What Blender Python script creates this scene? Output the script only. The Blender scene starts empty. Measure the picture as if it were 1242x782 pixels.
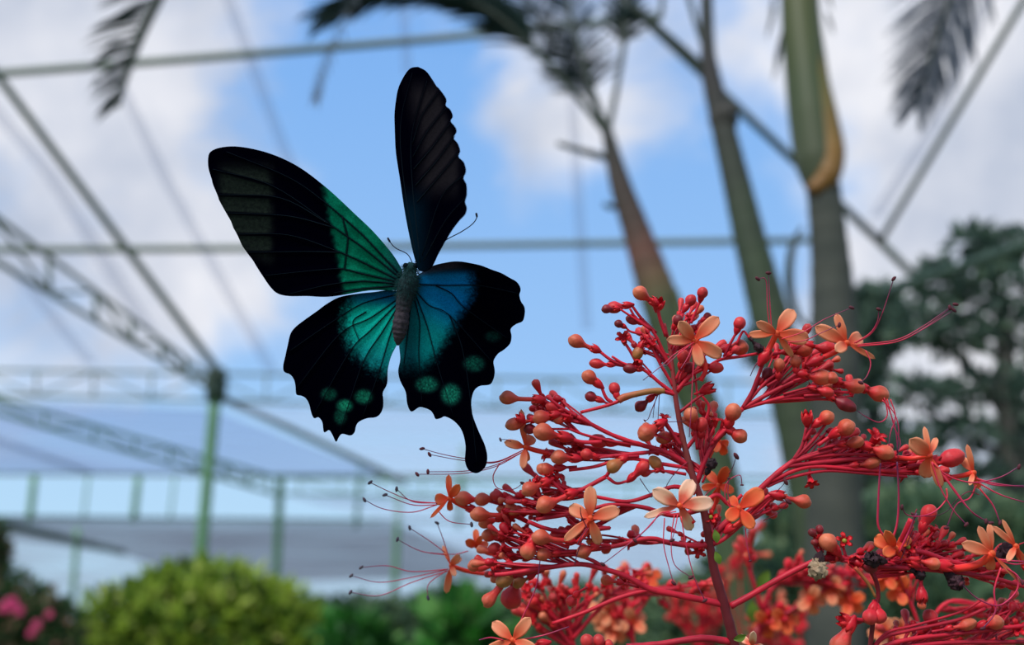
import bpy, bmesh, math, random
from mathutils import Vector, Matrix, noise
from mathutils.geometry import delaunay_2d_cdt, intersect_point_line

# ------------------------------------------------------------------ camera
TH = math.radians(16.0)
FPX = 1207.0
CAM = Vector((0, 0, 1.5))
FW = Vector((0, math.cos(TH), math.sin(TH)))
UP = Vector((0, -math.sin(TH), math.cos(TH)))
RX = Vector((1, 0, 0))
scene = bpy.context.scene
col = scene.collection
cd = bpy.data.cameras.new('camera'); cam = bpy.data.objects.new('camera', cd); col.objects.link(cam)
cam.location = CAM; cam.rotation_euler = (math.radians(90) + TH, 0, 0)
cd.sensor_width = 36; cd.lens = FPX / 1242 * 36; cd.clip_start = 0.02; cd.clip_end = 500
cd.dof.use_dof = True; cd.dof.focus_distance = 0.385; cd.dof.aperture_fstop = 6.3
scene.camera = cam

def ray(x, y): return FW + RX * ((x - 621) / FPX) + UP * ((391 - y) / FPX)
def P(x, y, D): return CAM + ray(x, y) * D              # a point D metres along the view axis
def W(x, y, d):                                          # a point at ground distance d
    r = ray(x, y); return CAM + r * (d / r.y)

# ------------------------------------------------------------------ view, sky, sun
scene.view_settings.view_transform = 'Standard'; scene.view_settings.look = 'None'
scene.view_settings.exposure = 0.0; scene.view_settings.gamma = 1.0
scene.view_settings.use_curve_mapping = False
scene.cycles.transparent_max_bounces = 24
scene.cycles.max_bounces = 8

def lin(r, g, b):
    f = lambda c: (c/255/12.92) if c/255 <= 0.04045 else ((c/255+0.055)/1.055)**2.4
    return (f(r), f(g), f(b), 1)

def nn(nt, typ, **kw):
    n = nt.nodes.new(typ)
    for k, v in kw.items():
        if k == 'inp':
            for a, b in v.items(): n.inputs[a].default_value = b
        else: setattr(n, k, v)
    return n

world = bpy.data.worlds.new('sky'); scene.world = world; world.use_nodes = True
nt = world.node_tree; nt.nodes.clear(); L = nt.links.new
out = nn(nt, 'ShaderNodeOutputWorld'); bg = nn(nt, 'ShaderNodeBackground'); bg.inputs[1].default_value = 1.0
tc = nn(nt, 'ShaderNodeTexCoord')
sep = nn(nt, 'ShaderNodeSeparateXYZ'); L(tc.outputs['Generated'], sep.inputs[0])
n1 = nn(nt, 'ShaderNodeTexNoise', inp={'Scale': 4.6, 'Detail': 5.0, 'Roughness': 0.6, 'Distortion': 0.35})
L(tc.outputs['Generated'], n1.inputs['Vector'])
# cloud banks and blue openings, as directions in the sky
banks = [((60, 120), .30, .26), ((-60, 330), .30, .20), ((1180, 190), .30, .22), ((700, 170), .10, .10), ((300, 390), .16, .17),
         ((200, 30), .12, .06), ((1100, 420), .3, .10), ((310, 320), .15, .26), ((1500, 0), .4, .2), ((-400, 100), .5, .2),
         ((340, 100), .20, -.20), ((560, 290), .15, -.12), ((870, 230), .20, -.28), ((540, 110), .14, -.12), ((640, 180), .09, .10), ((690, 60), .1, .08), ((100, 610), .50, -.34), ((520, 640), .40, -.2), ((800, 420), .2, -.2)]
acc = n1.outputs[0]
m0 = nn(nt, 'ShaderNodeMath', operation='MULTIPLY_ADD', inp={1: 1.15, 2: -0.08}); L(acc, m0.inputs[0]); acc = m0.outputs[0]
for (px, rad, wt) in banks:
    d = ray(*px).normalized()
    dp = nn(nt, 'ShaderNodeVectorMath', operation='DISTANCE'); L(tc.outputs['Generated'], dp.inputs[0]); dp.inputs[1].default_value = d
    mr = nn(nt, 'ShaderNodeMapRange', interpolation_type='SMOOTHSTEP', inp={'From Min': rad*1.25, 'From Max': 0.0, 'To Min': 0.0, 'To Max': wt})
    L(dp.outputs['Value'], mr.inputs[0])
    ad = nn(nt, 'ShaderNodeMath', operation='ADD'); L(acc, ad.inputs[0]); L(mr.outputs[0], ad.inputs[1]); acc = ad.outputs[0]
cov = nn(nt, 'ShaderNodeMapRange', interpolation_type='SMOOTHSTEP', inp={'From Min': 0.34, 'From Max': 0.70}); L(acc, cov.inputs[0])
blue = nn(nt, 'ShaderNodeValToRGB'); L(sep.outputs['Z'], blue.inputs[0])
e = blue.color_ramp.elements
e[0].position = 0.0; e[0].color = lin(188, 224, 248)
e[1].position = 0.9; e[1].color = lin(98, 152, 226)
k = e.new(0.12); k.color = lin(180, 218, 250)
k = e.new(0.24); k.color = lin(150, 196, 247)
k = e.new(0.5); k.color = lin(124, 178, 242)
n2 = nn(nt, 'ShaderNodeTexNoise', inp={'Scale': 5.5, 'Detail': 4.0, 'Roughness': 0.5}); L(tc.outputs['Generated'], n2.inputs['Vector'])
cl = nn(nt, 'ShaderNodeValToRGB'); L(n2.outputs[0], cl.inputs[0])
cl.color_ramp.elements[0].position = 0.36; cl.color_ramp.elements[0].color = lin(186, 196, 216)
cl.color_ramp.elements[1].position = 0.6; cl.color_ramp.elements[1].color = lin(240, 241, 248)
mx = nn(nt, 'ShaderNodeMix', data_type='RGBA'); L(cov.outputs[0], mx.inputs[0]); L(blue.outputs[0], mx.inputs[6]); L(cl.outputs[0], mx.inputs[7])
L(mx.outputs[2], bg.inputs[0]); L(bg.outputs[0], out.inputs[0])

sd = bpy.data.lights.new('sun', 'SUN'); sd.energy = 3.7; sd.angle = math.radians(22); sd.color = (1.0, 0.965, 0.92)
sun = bpy.data.objects.new('sun', sd); col.objects.link(sun)
sun.rotation_euler = (math.radians(38), math.radians(-16), math.radians(-14))   # high, from behind the camera

# ------------------------------------------------------------------ helpers
random.seed(7)
WO = {}          # world origin of each object
def link(name, me, parent=None, mat=None, origin=None, label=None, category=None, group=None, kind=None, matrix=None):
    o = bpy.data.objects.new(name, me); col.objects.link(o)
    og = Vector(origin) if origin is not None else Vector((0, 0, 0))
    WO[o] = og
    loc = og - (WO[parent] if parent else Vector((0, 0, 0)))
    if parent: o.parent = parent
    if matrix is not None: o.matrix_local = Matrix.Translation(loc) @ matrix
    else: o.location = loc
    if mat and me and not me.materials: me.materials.append(mat)
    for k, v in (('label', label), ('category', category), ('group', group), ('kind', kind)):
        if v: o[k] = v
    return o
def empty(name, origin, label, category, group=None, kind=None):
    return link(name, None, None, None, origin, label, category, group, kind)

class MB:
    def __init__(s): s.v = []; s.f = []; s.t = []
    def add(s, v, f, t=None):
        b = len(s.v); s.v += v; s.f += [tuple(i + b for i in q) for q in f]; s.t += (t if t is not None else [0.5] * len(v))
    def build(s, name, mat, parent=None, origin=None, smooth=True, **kw):
        og = Vector(origin) if origin is not None else sum(s.v, Vector()) / len(s.v)
        me = bpy.data.meshes.new(name)
        me.from_pydata([p - og for p in s.v], [], s.f); me.update()
        a = me.attributes.new('t', 'FLOAT', 'POINT'); a.data.foreach_set('value', s.t)
        if smooth: me.polygons.foreach_set('use_smooth', [True] * len(me.polygons))
        return link(name, me, parent, mat, og, **kw)

def catmull(pts, rs, n=6):
    if len(pts) == 2: 
        return [pts[0].lerp(pts[1], i/ n) for i in range(n+1)], [rs[0] + (rs[1]-rs[0])*i/n for i in range(n+1)]
    q = [2*pts[0]-pts[1]] + list(pts) + [2*pts[-1]-pts[-2]]; o = []; r = []
    for i in range(1, len(q)-2):
        for j in range(n):
            u = j/n; a, b, c, d = q[i-1:i+3]
            o.append(0.5*((2*b) + (c-a)*u + (2*a-5*b+4*c-d)*u*u + (3*b-a-3*c+d)*u**3)); r.append(rs[i-1]*(1-u)+rs[i]*u)
    o.append(pts[-1]); r.append(rs[-1]); return o, r

def tube(mb, pts, rs, segs=8, ridge=0.0, nr=5, twist=0.0, flat=1.0):
    n = len(pts); tang = [(pts[min(i+1, n-1)] - pts[max(i-1, 0)]).normalized() for i in range(n)]
    a = Vector((0.3, 0.2, 1)); u = (a - tang[0]*a.dot(tang[0])).normalized()
    v = []; f = []; t = []
    for i in range(n):
        u = (u - tang[i]*u.dot(tang[i])).normalized(); w = tang[i].cross(u)
        for k in range(segs):
            ph = 2*math.pi*k/segs; rr = rs[i]*(1 + ridge*math.cos(nr*ph + twist*i))
            v.append(pts[i] + (u*math.cos(ph) + w*math.sin(ph)*flat)*rr); t.append(i/(n-1))
    for i in range(n-1):
        for k in range(segs):
            f.append((i*segs+k, i*segs+(k+1) % segs, (i+1)*segs+(k+1) % segs, (i+1)*segs+k))
    v += [pts[0].copy(), pts[-1].copy()]; t += [0.0, 1.0]
    for k in range(segs):
        f.append((len(v)-2, (k+1) % segs, k)); b = (n-1)*segs; f.append((len(v)-1, b+k, b+(k+1) % segs))
    mb.add(v, f, t)
def ball(mb, c, r, axis=Vector((0, 0, 1)), L_=1.0, segs=10, rings=7):
    pts = []; rs = []
    for i in range(rings+1):
        a = math.pi*(0.02+0.96*i/rings); pts.append(c - axis*math.cos(a)*r*L_); rs.append(max(1e-5, math.sin(a)*r))
    tube(mb, pts, rs, segs)

# ------------------------------------------------------------------ materials
def mat(name, ramp=None, color=None, rough=0.5, spec=0.3, transl=0.0, nscale=60, namt=0.3, ncol=None, bump=0.0, attr='t', mottle=None, sheen=0):
    m = bpy.data.materials.new(name); m.use_nodes = True; t = m.node_tree; t.nodes.clear(); l = t.links.new
    o = nn(t, 'ShaderNodeOutputMaterial'); p = nn(t, 'ShaderNodeBsdfPrincipled', inp={'Roughness': rough, 'Specular IOR Level': spec})
    if ramp:
        at = nn(t, 'ShaderNodeAttribute', attribute_name=attr); r = nn(t, 'ShaderNodeValToRGB'); l(at.outputs['Fac'], r.inputs[0])
        es = r.color_ramp.elements
        es[0].position, es[0].color = ramp[0][0], lin(*ramp[0][1]); es[1].position, es[1].color = ramp[-1][0], lin(*ramp[-1][1])
        for pos, c in ramp[1:-1]: q = es.new(pos); q.color = lin(*c)
        c = r.outputs[0]
    else:
        rgb = nn(t, 'ShaderNodeRGB'); rgb.outputs[0].default_value = lin(*color); c = rgb.outputs[0]
    tx = nn(t, 'ShaderNodeTexCoord'); ns = nn(t, 'ShaderNodeTexNoise', inp={'Scale': nscale, 'Detail': 4.0}); l(tx.outputs['Object'], ns.inputs[0])
    oi = nn(t, 'ShaderNodeObjectInfo')
    sm = nn(t, 'ShaderNodeMath', operation='MULTIPLY_ADD', inp={1: 0.35, 2: -0.17}); l(oi.outputs['Random'], sm.inputs[0])
    sa = nn(t, 'ShaderNodeMath', operation='ADD'); l(ns.outputs[0], sa.inputs[0]); l(sm.outputs[0], sa.inputs[1])
    mr = nn(t, 'ShaderNodeMapRange', inp={'From Min': 0.3, 'From Max': 0.75, 'To Min': 0.0, 'To Max': namt}); l(sa.outputs[0], mr.inputs[0])
    mxx = nn(t, 'ShaderNodeMix', data_type='RGBA'); l(mr.outputs[0], mxx.inputs[0]); l(c, mxx.inputs[6])
    mxx.inputs[7].default_value = lin(*(ncol or (60, 20, 20))); l(mxx.outputs[2], p.inputs['Base Color'])
    if bump:
        b = nn(t, 'ShaderNodeBump', inp={'Strength': bump, 'Distance': 0.001}); l(ns.outputs[0], b.inputs['Height']); l(b.outputs[0], p.inputs['Normal'])
    if transl:
        tr = nn(t, 'ShaderNodeBsdfTranslucent'); l(mxx.outputs[2], tr.inputs[0]); ms = nn(t, 'ShaderNodeMixShader', inp={0: transl})
        l(p.outputs[0], ms.inputs[1]); l(tr.outputs[0], ms.inputs[2]); l(ms.outputs[0], o.inputs[0])
    else: l(p.outputs[0], o.inputs[0])
    return m

M = {}
M['stalk'] = mat('stalk_red', color=(222, 36, 58), rough=0.5, nscale=130, namt=0.7, ncol=(128, 16, 40), transl=.12)
M['stem'] = mat('main_stem', ramp=[(0, (96, 30, 38)), (0.35, (116, 34, 44)), (0.6, (134, 58, 56)), (1, (168, 56, 62))], rough=0.5, nscale=70, namt=0.5, ncol=(74, 30, 36), bump=0.2)
M['calyx'] = mat('calyx_red', ramp=[(0, (192, 24, 44)), (0.6, (224, 34, 48)), (1, (232, 50, 50))], rough=0.42, nscale=160, namt=0.35, ncol=(150, 10, 40), transl=0.2)
M['bud'] = mat('bud_orange', ramp=[(0, (212, 34, 48)), (0.35, (216, 48, 50)), (0.58, (206, 84, 60)), (0.8, (206, 110, 78)), (1, (214, 124, 88))], rough=0.5, nscale=420, namt=0.6, ncol=(160, 62, 44), bump=0.35)
M['bud_red'] = mat('bud_red', ramp=[(0, (202, 26, 48)), (0.5, (208, 42, 50)), (1, (196, 64, 54))], rough=0.5, nscale=300, namt=0.6, ncol=(138, 28, 40), bump=0.3)
M['bud_olive'] = mat('bud_olive', ramp=[(0, (196, 60, 50)), (0.5, (176, 104, 60)), (1, (178, 112, 58))], rough=0.5, nscale=300, namt=0.5, ncol=(120, 90, 50), bump=0.2)
M['bud_dark'] = mat('bud_dark', ramp=[(0, (176, 28, 48)), (0.6, (142, 30, 42)), (1, (120, 44, 40))], rough=0.5, nscale=300, namt=0.5, ncol=(50, 20, 30))
M['dried'] = mat('dried_brown', color=(178, 156, 126), rough=0.8, nscale=250, namt=0.7, ncol=(112, 84, 66), bump=0.6)
M['withered'] = mat('withered_dark', color=(62, 34, 42), rough=0.8, nscale=250, namt=0.7, ncol=(24, 20, 26), bump=0.6)
M['petal'] = mat('petal_orange', ramp=[(0, (238, 66, 44)), (0.26, (242, 100, 66)), (0.6, (246, 154, 112)), (1, (248, 176, 134))], rough=0.5, nscale=220, namt=0.3, ncol=(232, 112, 72), transl=0.35)
M['petal_pale'] = mat('petal_pale', ramp=[(0, (226, 56, 50)), (0.35, (236, 106, 80)), (0.6, (250, 196, 160)), (1, (252, 212, 184))], rough=0.5, nscale=220, namt=0.2, ncol=(240, 170, 130), transl=0.3)
M['petal_hot'] = mat('petal_hot', ramp=[(0, (236, 58, 38)), (0.4, (242, 88, 48)), (1, (246, 136, 80))], rough=0.5, nscale=220, namt=0.3, ncol=(226, 80, 40), transl=0.35)
M['tube'] = mat('corolla_tube', ramp=[(0, (222, 28, 40)), (1, (240, 70, 40))], rough=0.4, nscale=150, namt=0.25, ncol=(200, 30, 40))
M['filament'] = mat('filament', ramp=[(0, (228, 56, 72)), (0.5, (196, 44, 84)), (1, (84, 38, 74))], rough=0.4, nscale=50, namt=0.1)
M['filament_dark'] = mat('filament_dark', ramp=[(0, (150, 30, 56)), (0.5, (70, 26, 56)), (1, (50, 26, 50))], rough=0.5, nscale=50, namt=0.1)
M['anther'] = mat('anther', color=(92, 34, 44), rough=0.7, nscale=400, namt=0.5, ncol=(40, 16, 30))
M['anther_grey'] = mat('anther_grey', color=(84, 70, 84), rough=0.7, nscale=400, namt=0.4, ncol=(60, 60, 60))
M['pistil'] = mat('ovary_green', color=(150, 150, 60), rough=0.5, nscale=200, namt=0.2)
M['leafgreen'] = mat('leaf_green', color=(110, 140, 50), rough=0.45, nscale=40, namt=0.4, ncol=(80, 100, 40), transl=0.3)
M['pipe'] = mat('painted_pipe', color=(104, 116, 98), rough=0.6, nscale=3, namt=0.35, ncol=(80, 94, 88))
M['pipe_green'] = mat('painted_green_pipe', color=(96, 140, 96), rough=0.5, nscale=3, namt=0.35, ncol=(80, 116, 90))
M['pipe_dark'] = mat('dark_green_pipe', color=(56, 76, 62), rough=0.5, nscale=3, namt=0.35, ncol=(46, 64, 56))
M['palmleaf'] = mat('palm_leaf', color=(22, 44, 40), rough=0.5, nscale=8, namt=0.4, ncol=(14, 26, 26), transl=0.08)
M['palmleaf_soft'] = mat('palm_leaf_grey', color=(120, 128, 140), rough=0.5, nscale=8, namt=0.4, ncol=(66, 76, 84), transl=0.35)
M['rachis'] = mat('palm_rachis', color=(48, 58, 46), rough=0.5, nscale=10, namt=0.4, ncol=(30, 36, 34))
M['bark'] = mat('palm_bark', color=(74, 72, 66), rough=0.85, nscale=14, namt=0.7, ncol=(46, 46, 44), bump=0.5)
M['bark_ring'] = mat('palm_bark_ring', color=(70, 72, 64), rough=0.85, nscale=9, namt=0.8, ncol=(42, 48, 44), bump=0.5)
M['trunkred'] = mat('palm_trunk_brown', ramp=[(0, (62, 84, 52)), (0.44, (66, 84, 50)), (0.5, (96, 84, 56)), (0.59, (112, 72, 58)), (0.7, (80, 62, 54)), (1, (46, 50, 46))], rough=0.7, nscale=10, namt=0.5, ncol=(50, 50, 44), bump=0.3)
M['crown'] = mat('palm_crownshaft', ramp=[(0, (72, 76, 58)), (0.5, (66, 76, 46)), (1, (78, 82, 42))], rough=0.5, nscale=5, namt=0.5, ncol=(60, 74, 48))
M['sheath'] = mat('palm_sheath', ramp=[(0, (120, 80, 34)), (0.4, (130, 96, 42)), (0.65, (100, 94, 46)), (1, (76, 86, 44))], rough=0.5, nscale=12, namt=0.5, ncol=(104, 78, 34))
M['trunkgreen'] = mat('palm_trunk_green', ramp=[(0, (62, 76, 48)), (0.45, (58, 72, 50)), (0.68, (56, 56, 50)), (0.8, (48, 42, 42)), (1, (44, 54, 46))], rough=0.65, nscale=10, namt=0.5, ncol=(42, 46, 42), bump=0.3)
M['ground'] = mat('ground_grass', color=(84, 104, 60), rough=0.95, nscale=1.5, namt=0.7, ncol=(96, 88, 66))

def leafmat(name, ramp, transl=0.3):
    return mat(name, ramp=ramp, rough=0.55, spec=0.25, nscale=2, namt=0.0, transl=transl)
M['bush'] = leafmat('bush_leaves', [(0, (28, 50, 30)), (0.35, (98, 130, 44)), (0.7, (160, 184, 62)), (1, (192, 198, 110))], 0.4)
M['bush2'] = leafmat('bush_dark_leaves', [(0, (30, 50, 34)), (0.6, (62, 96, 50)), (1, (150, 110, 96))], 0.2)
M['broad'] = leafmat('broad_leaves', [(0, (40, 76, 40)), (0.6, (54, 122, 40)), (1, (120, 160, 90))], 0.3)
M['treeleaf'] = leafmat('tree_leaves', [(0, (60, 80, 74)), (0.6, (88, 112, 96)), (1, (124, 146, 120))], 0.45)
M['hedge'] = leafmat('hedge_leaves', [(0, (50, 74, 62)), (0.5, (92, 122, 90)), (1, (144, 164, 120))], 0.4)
M['pink'] = mat('pink_bloom', color=(196, 60, 110), rough=0.6, nscale=20, namt=0.2, ncol=(240, 120, 150), transl=0.3)

def film(name, color, opacity, stripes=0.0, sscale=20):
    m = bpy.data.materials.new(name); m.use_nodes = True; t = m.node_tree; t.nodes.clear(); l = t.links.new
    o = nn(t, 'ShaderNodeOutputMaterial'); d = nn(t, 'ShaderNodeBsdfDiffuse', inp={0: lin(*color)}); tr = nn(t, 'ShaderNodeBsdfTranslucent', inp={0: lin(*color)})
    tp = nn(t, 'ShaderNodeBsdfTransparent'); a = nn(t, 'ShaderNodeMixShader', inp={0: 0.6}); b = nn(t, 'ShaderNodeMixShader', inp={0: opacity})
    l(d.outputs[0], a.inputs[1]); l(tr.outputs[0], a.inputs[2]); l(tp.outputs[0], b.inputs[1]); l(a.outputs[0], b.inputs[2]); l(b.outputs[0], o.inputs[0])
    if stripes:
        tx = nn(t, 'ShaderNodeTexCoord'); ns = nn(t, 'ShaderNodeTexNoise', inp={'Scale': sscale, 'Detail': 3.0}); mp = nn(t, 'ShaderNodeMapping', inp={'Scale': (0.12, 1.4, 1.0)})
        l(tx.outputs['Object'], mp.inputs[0]); l(mp.outputs[0], ns.inputs[0])
        mr = nn(t, 'ShaderNodeMapRange', inp={'From Min': 0.3, 'From Max': 0.7, 'To Min': opacity-stripes, 'To Max': opacity+stripes}); l(ns.outputs[0], mr.inputs[0]); l(mr.outputs[0], b.inputs[0])
    return m
M['film'] = film('clear_film', (225, 232, 240), 0.05)
M['seam'] = film('film_seam', (112, 124, 150), 0.32)
M['net'] = film('shade_net', (136, 160, 204), 0.55, 0.22, 1.0)
M['net2'] = film('shade_net_pale', (190, 204, 226), 0.40, 0.2, 1.0)
M['netdark'] = film('shade_net_dark', (116, 122, 134), 0.75, 0.2, 2.0)
M['netwall'] = film('net_wall', (200, 210, 224), 0.55, 0.25, 2.0)

# ------------------------------------------------------------------ ground and greenhouse
mb = MB(); mb.add([Vector((-60, -10, 0)), Vector((60, -10, 0)), Vector((60, 90, 0)), Vector((-60, 90, 0))], [(0, 1, 2, 3)])
mb.build('ground', M['ground'], kind='structure', smooth=False)

house = link('greenhouse_frame', None, None, None, (0, 8, 0), kind='structure')
def pipe(name, a, b, wpx, m='pipe', parent=None, mids=()):
    """pipe between pixel/distance points; wpx = (width at a, width at b) in pixels"""
    pts = [W(*a)] + [W(*q) for q in mids] + [W(*b)]
    ra = wpx[0]*0.5*a[2]/FPX; rb = wpx[1]*0.5*b[2]/FPX
    mb = MB(); p, r = catmull(pts, [ra + (rb-ra)*i/(len(pts)-1) for i in range(len(pts))], 4); tube(mb, p, r, 10)
    return mb.build(name, M[m], parent if parent is not None else house)
pipe('purlin', (-160, 101, 5.1), (800, 20, 5.1), (11, 11), mids=[(300, 66, 5.1), (590, 41, 5.1)])
pipe('purlin', (-160, 303, 8.1), (1010, 291, 8.1), (9, 9), mids=[(300, 301, 8.1)])
pipe('rafter', (-60, 15, 4.2), (268, 455, 12.8), (11, 10))
pipe('rafter', (262, 478, 12.8), (490, 584, 21), (9, 7))
pipe('rafter', (1290, -80, 4.1), (1068, 292, 8.1), (10, 8), m='pipe')
pipe('brace', (770, 12, 4.9), (1066, 292, 8.1), (12, 11), m='pipe_dark')
pipe('brace', (1066, 292, 8.1), (1275, 500, 12.5), (11, 8), m='pipe')
pipe('beam', (1275, 288, 5.4), (1075, 354, 6.9), (17, 10), m='pipe_dark')
pipe('column', (264, 446, 12.8), (238, 736, 12.8), (15, 14), m='pipe_green')
mb = MB(); a, b = W(264, 448, 12.8), W(261, 487, 12.8); tube(mb, [a.lerp(b, i/4) for i in range(5)], [0.12, 0.14, 0.14, 0.14, 0.12], 10); mb.build('column_joint', M['pipe_dark'], house)
for (x, y0, y1, d, w) in ((338, 577, 728, 23, 10), (40, 575, 632, 26, 8), (166, 577, 632, 26, 8), (92, 640, 730, 28, 6), (482, 596, 730, 27, 8), (436, 560, 640, 24, 5), (560, 540, 640, 24, 6), (105, 578, 630, 27, 3), (210, 578, 630, 27, 3)):
    pipe('column', (x+2, y0, d), (x-4, y1, d), (w, w), m='pipe_green')
def truss(a0, a1, b0, b1, n, w, m='pipe', offset=0):
    pipe('truss_chord', a0, a1, w, m); pipe('truss_chord', b0, b1, w, m)
    A0, A1, B0, B1 = W(*a0), W(*a1), W(*b0), W(*b1)
    for i in range(n):
        u = (i+0.5)/n; p = A0.lerp(A1, u); q = B0.lerp(B1, u); d = p.y; r = 0.36*w[0]*d/FPX
        mb = MB(); tube(mb, [p, q], [r, r], 8); mb.build('truss_strut', M[m], house)
        u2 = (i+1.5)/n
        if u2 <= 1:
            s = B0.lerp(B1, u2) if i % 2 == 0 else A0.lerp(A1, u2); s0 = p if i % 2 == 0 else q
            mb = MB(); tube(mb, [s0, s], [r*.8, r*.8], 8); mb.build('truss_brace', M[m], house)
truss((-60, 222, 5.6), (262, 462, 12.8), (-60, 284, 5.6), (262, 476, 12.8), 7, (8.5, 5))
truss((-60, 448, 12.9), (1340, 470, 12.9), (-60, 477, 12.9), (1340, 515, 12.9), 20, (4, 4), 'pipe')
truss((-60, 468, 11), (336, 579, 23), (-60, 484, 11), (336, 600, 23), 9, (5, 4), 'pipe_green')
truss((338, 579, 23), (1340, 600, 23), (338, 598, 23), (1340, 618, 23), 20, (3, 3), 'pipe_green')
pipe('eave_pipe', (-60, 574, 24), (1340, 582, 24), (4, 4)); pipe('eave_pipe', (-60, 626, 30), (1340, 640, 30), (3.5, 3.5), 'pipe_dark')
pipe('beam', (-60, 620, 20), (150, 670, 30), (13, 7), 'pipe_dark')
pipe('rafter', (-40, 520, 17), (110, 573, 24), (5, 4))
# roof film over the near bay, with the faint seams between its sheets
HR = 3.12 + CAM.z
def Rf(x, y, h=HR):
    r = ray(x, y); return CAM + r * ((h - CAM.z) / r.z)
mb = MB(); v = [Vector((-14, -4, HR+.02)), Vector((14, -4, HR+.02)), Vector((14, 13.2, HR+.02)), Vector((-14, 13.2, HR+.02))]
mb.add(v, [(0, 1, 2, 3)]); roof = mb.build('ceiling', M['film'], smooth=False, kind='structure')
for line, w in (([(255, -60), (318, 110), (352, 200), (420, 400)], 16), ([(140, 90), (205, 225), (330, 450)], 16), ([(-70, 60), (60, 210), (180, 400)], 22),
                ([(20, 330), (110, 440)], 15), ([(1222, -60), (1135, 150), (1062, 262)], 17), ([(690, 40), (700, 220), (712, 400)], 13), ([(488, -20), (494, 90)], 13)):
    mb = MB(); a = [Rf(x, y, HR+.03) for x, y in line]; n = len(a); v = []
    for i, p in enumerate(a):
        t_ = (a[min(i+1, n-1)] - a[max(i-1, 0)]).normalized(); s = t_.cross(Vector((0, 0, 1))).normalized(); hw = w*0.5*p.y/FPX; v += [p - s*hw, p + s*hw]
    mb.add(v, [(2*i, 2*i+1, 2*i+3, 2*i+2) for i in range(n-1)]); mb.build('film_seam', M['seam'], roof, smooth=False)
# shade nets stretched over the bays beyond
def sheet(name, pts, m, parent=house, nsub=1):
    mb = MB(); mb.add([W(*p) for p in pts], [tuple(range(len(pts)))]); return mb.build(name, M[m], parent, smooth=False)
sheet('shade_net', [(-80, 482, 13), (258, 497, 13), (470, 576, 24), (-80, 574, 24)], 'net')
sheet('shade_net', [(266, 490, 13), (1400, 520, 13), (1400, 580, 24), (480, 576, 24)], 'net2')
sheet('shade_net', [(-80, 505, 14.5), (-80, 560, 22), (180, 574, 24.2), (120, 560, 22)], 'net2')
sheet('shade_net', [(340, 600, 23.5), (1400, 612, 23.5), (1400, 745, 36), (620, 690, 33), (480, 636, 27)], 'net2')
sheet('dark_shade_net', [(-80, 627, 30), (480, 634, 30), (640, 700, 37), (240, 706, 38), (150, 672, 34), (-80, 640, 31)], 'netdark')
sheet('side_net', [(-90, 636, 40), (1500, 670, 40), (1500, 745, 40), (-90, 745, 40)], 'netwall')

# ------------------------------------------------------------------ leaves
def leafcloud(blobs, n, size, tilt=1.0, wr=0.45, seed=1, upbias=0.3):
    """blobs: (centre, (rx,ry,rz), weight); leaves sit mostly near the surface of each blob"""
    rnd = random.Random(seed); mb = MB(); tot = sum(b[2] for b in blobs)
    for c, rr, wgt in blobs:
        for _ in range(int(n*wgt/tot)):
            d = Vector((rnd.gauss(0, 1), rnd.gauss(0, 1), rnd.gauss(0, 1))).normalized()
            k = rnd.random()**0.45
            k *= 0.86 + 0.22*noise.noise(d*3 + c)
            p = c + Vector((d.x*rr[0], d.y*rr[1], d.z*rr[2]))*k
            ax = (d + Vector((rnd.gauss(0, .7), rnd.gauss(0, .7), rnd.gauss(0, .5) + upbias))).normalized()
            sd_ = ax.cross(Vector((rnd.gauss(0, 1), rnd.gauss(0, 1), rnd.gauss(0, 1)))).normalized(); nr = ax.cross(sd_)
            l = size*rnd.uniform(.6, 1.3); w = l*wr
            v = [p, p + ax*l*.45 + sd_*w*.5 + nr*l*.06, p + ax*l, p + ax*l*.45 - sd_*w*.5 + nr*l*.06]
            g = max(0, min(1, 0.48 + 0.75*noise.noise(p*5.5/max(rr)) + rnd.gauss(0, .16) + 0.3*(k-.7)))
            mb.add(v, [(0, 1, 2), (0, 2, 3)], [g]*4)
    return mb
def ell(x, y, rx, ry, d, w=1, depth=None): s = d/FPX; return (W(x, y, d), (rx*s, (depth or (rx+ry)/2)*s, ry*s), w)

def plant(name, origin, blobs, n, size, m, label, cat, seed, stems, group=None, **kw):
    t = empty(name, origin, label, cat, group)
    ob = leafcloud(blobs, n, size, seed=seed, **kw).build('foliage', M[m], t, smooth=False, kind='stuff')
    for s in stems:
        mb = MB(); p, r = catmull([Vector(q[:3]) for q in s], [q[3] for q in s], 5); tube(mb, p, r, 8); mb.build('branch', M['bark'], t)
    return t
g = W(245, 760, 5.2); g = Vector((g.x, g.y, 0))
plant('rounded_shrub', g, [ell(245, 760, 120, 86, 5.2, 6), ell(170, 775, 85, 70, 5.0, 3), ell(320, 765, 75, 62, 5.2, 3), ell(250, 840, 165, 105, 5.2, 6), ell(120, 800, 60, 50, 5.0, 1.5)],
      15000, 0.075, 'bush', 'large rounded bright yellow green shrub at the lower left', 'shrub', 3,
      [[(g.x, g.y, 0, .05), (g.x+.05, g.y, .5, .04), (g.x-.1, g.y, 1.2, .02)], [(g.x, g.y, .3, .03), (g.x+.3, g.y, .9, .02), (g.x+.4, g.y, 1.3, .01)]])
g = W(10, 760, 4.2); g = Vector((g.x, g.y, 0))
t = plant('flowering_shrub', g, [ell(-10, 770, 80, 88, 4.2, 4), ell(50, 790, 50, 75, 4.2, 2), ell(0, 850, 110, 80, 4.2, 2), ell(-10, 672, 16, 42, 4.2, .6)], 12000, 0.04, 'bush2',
      'dark green shrub with pink blooms in the lower left corner', 'shrub', 4, [[(g.x, g.y, 0, .04), (g.x, g.y, .6, .03), (g.x+.05, g.y, 1.2, .01)]])
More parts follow.
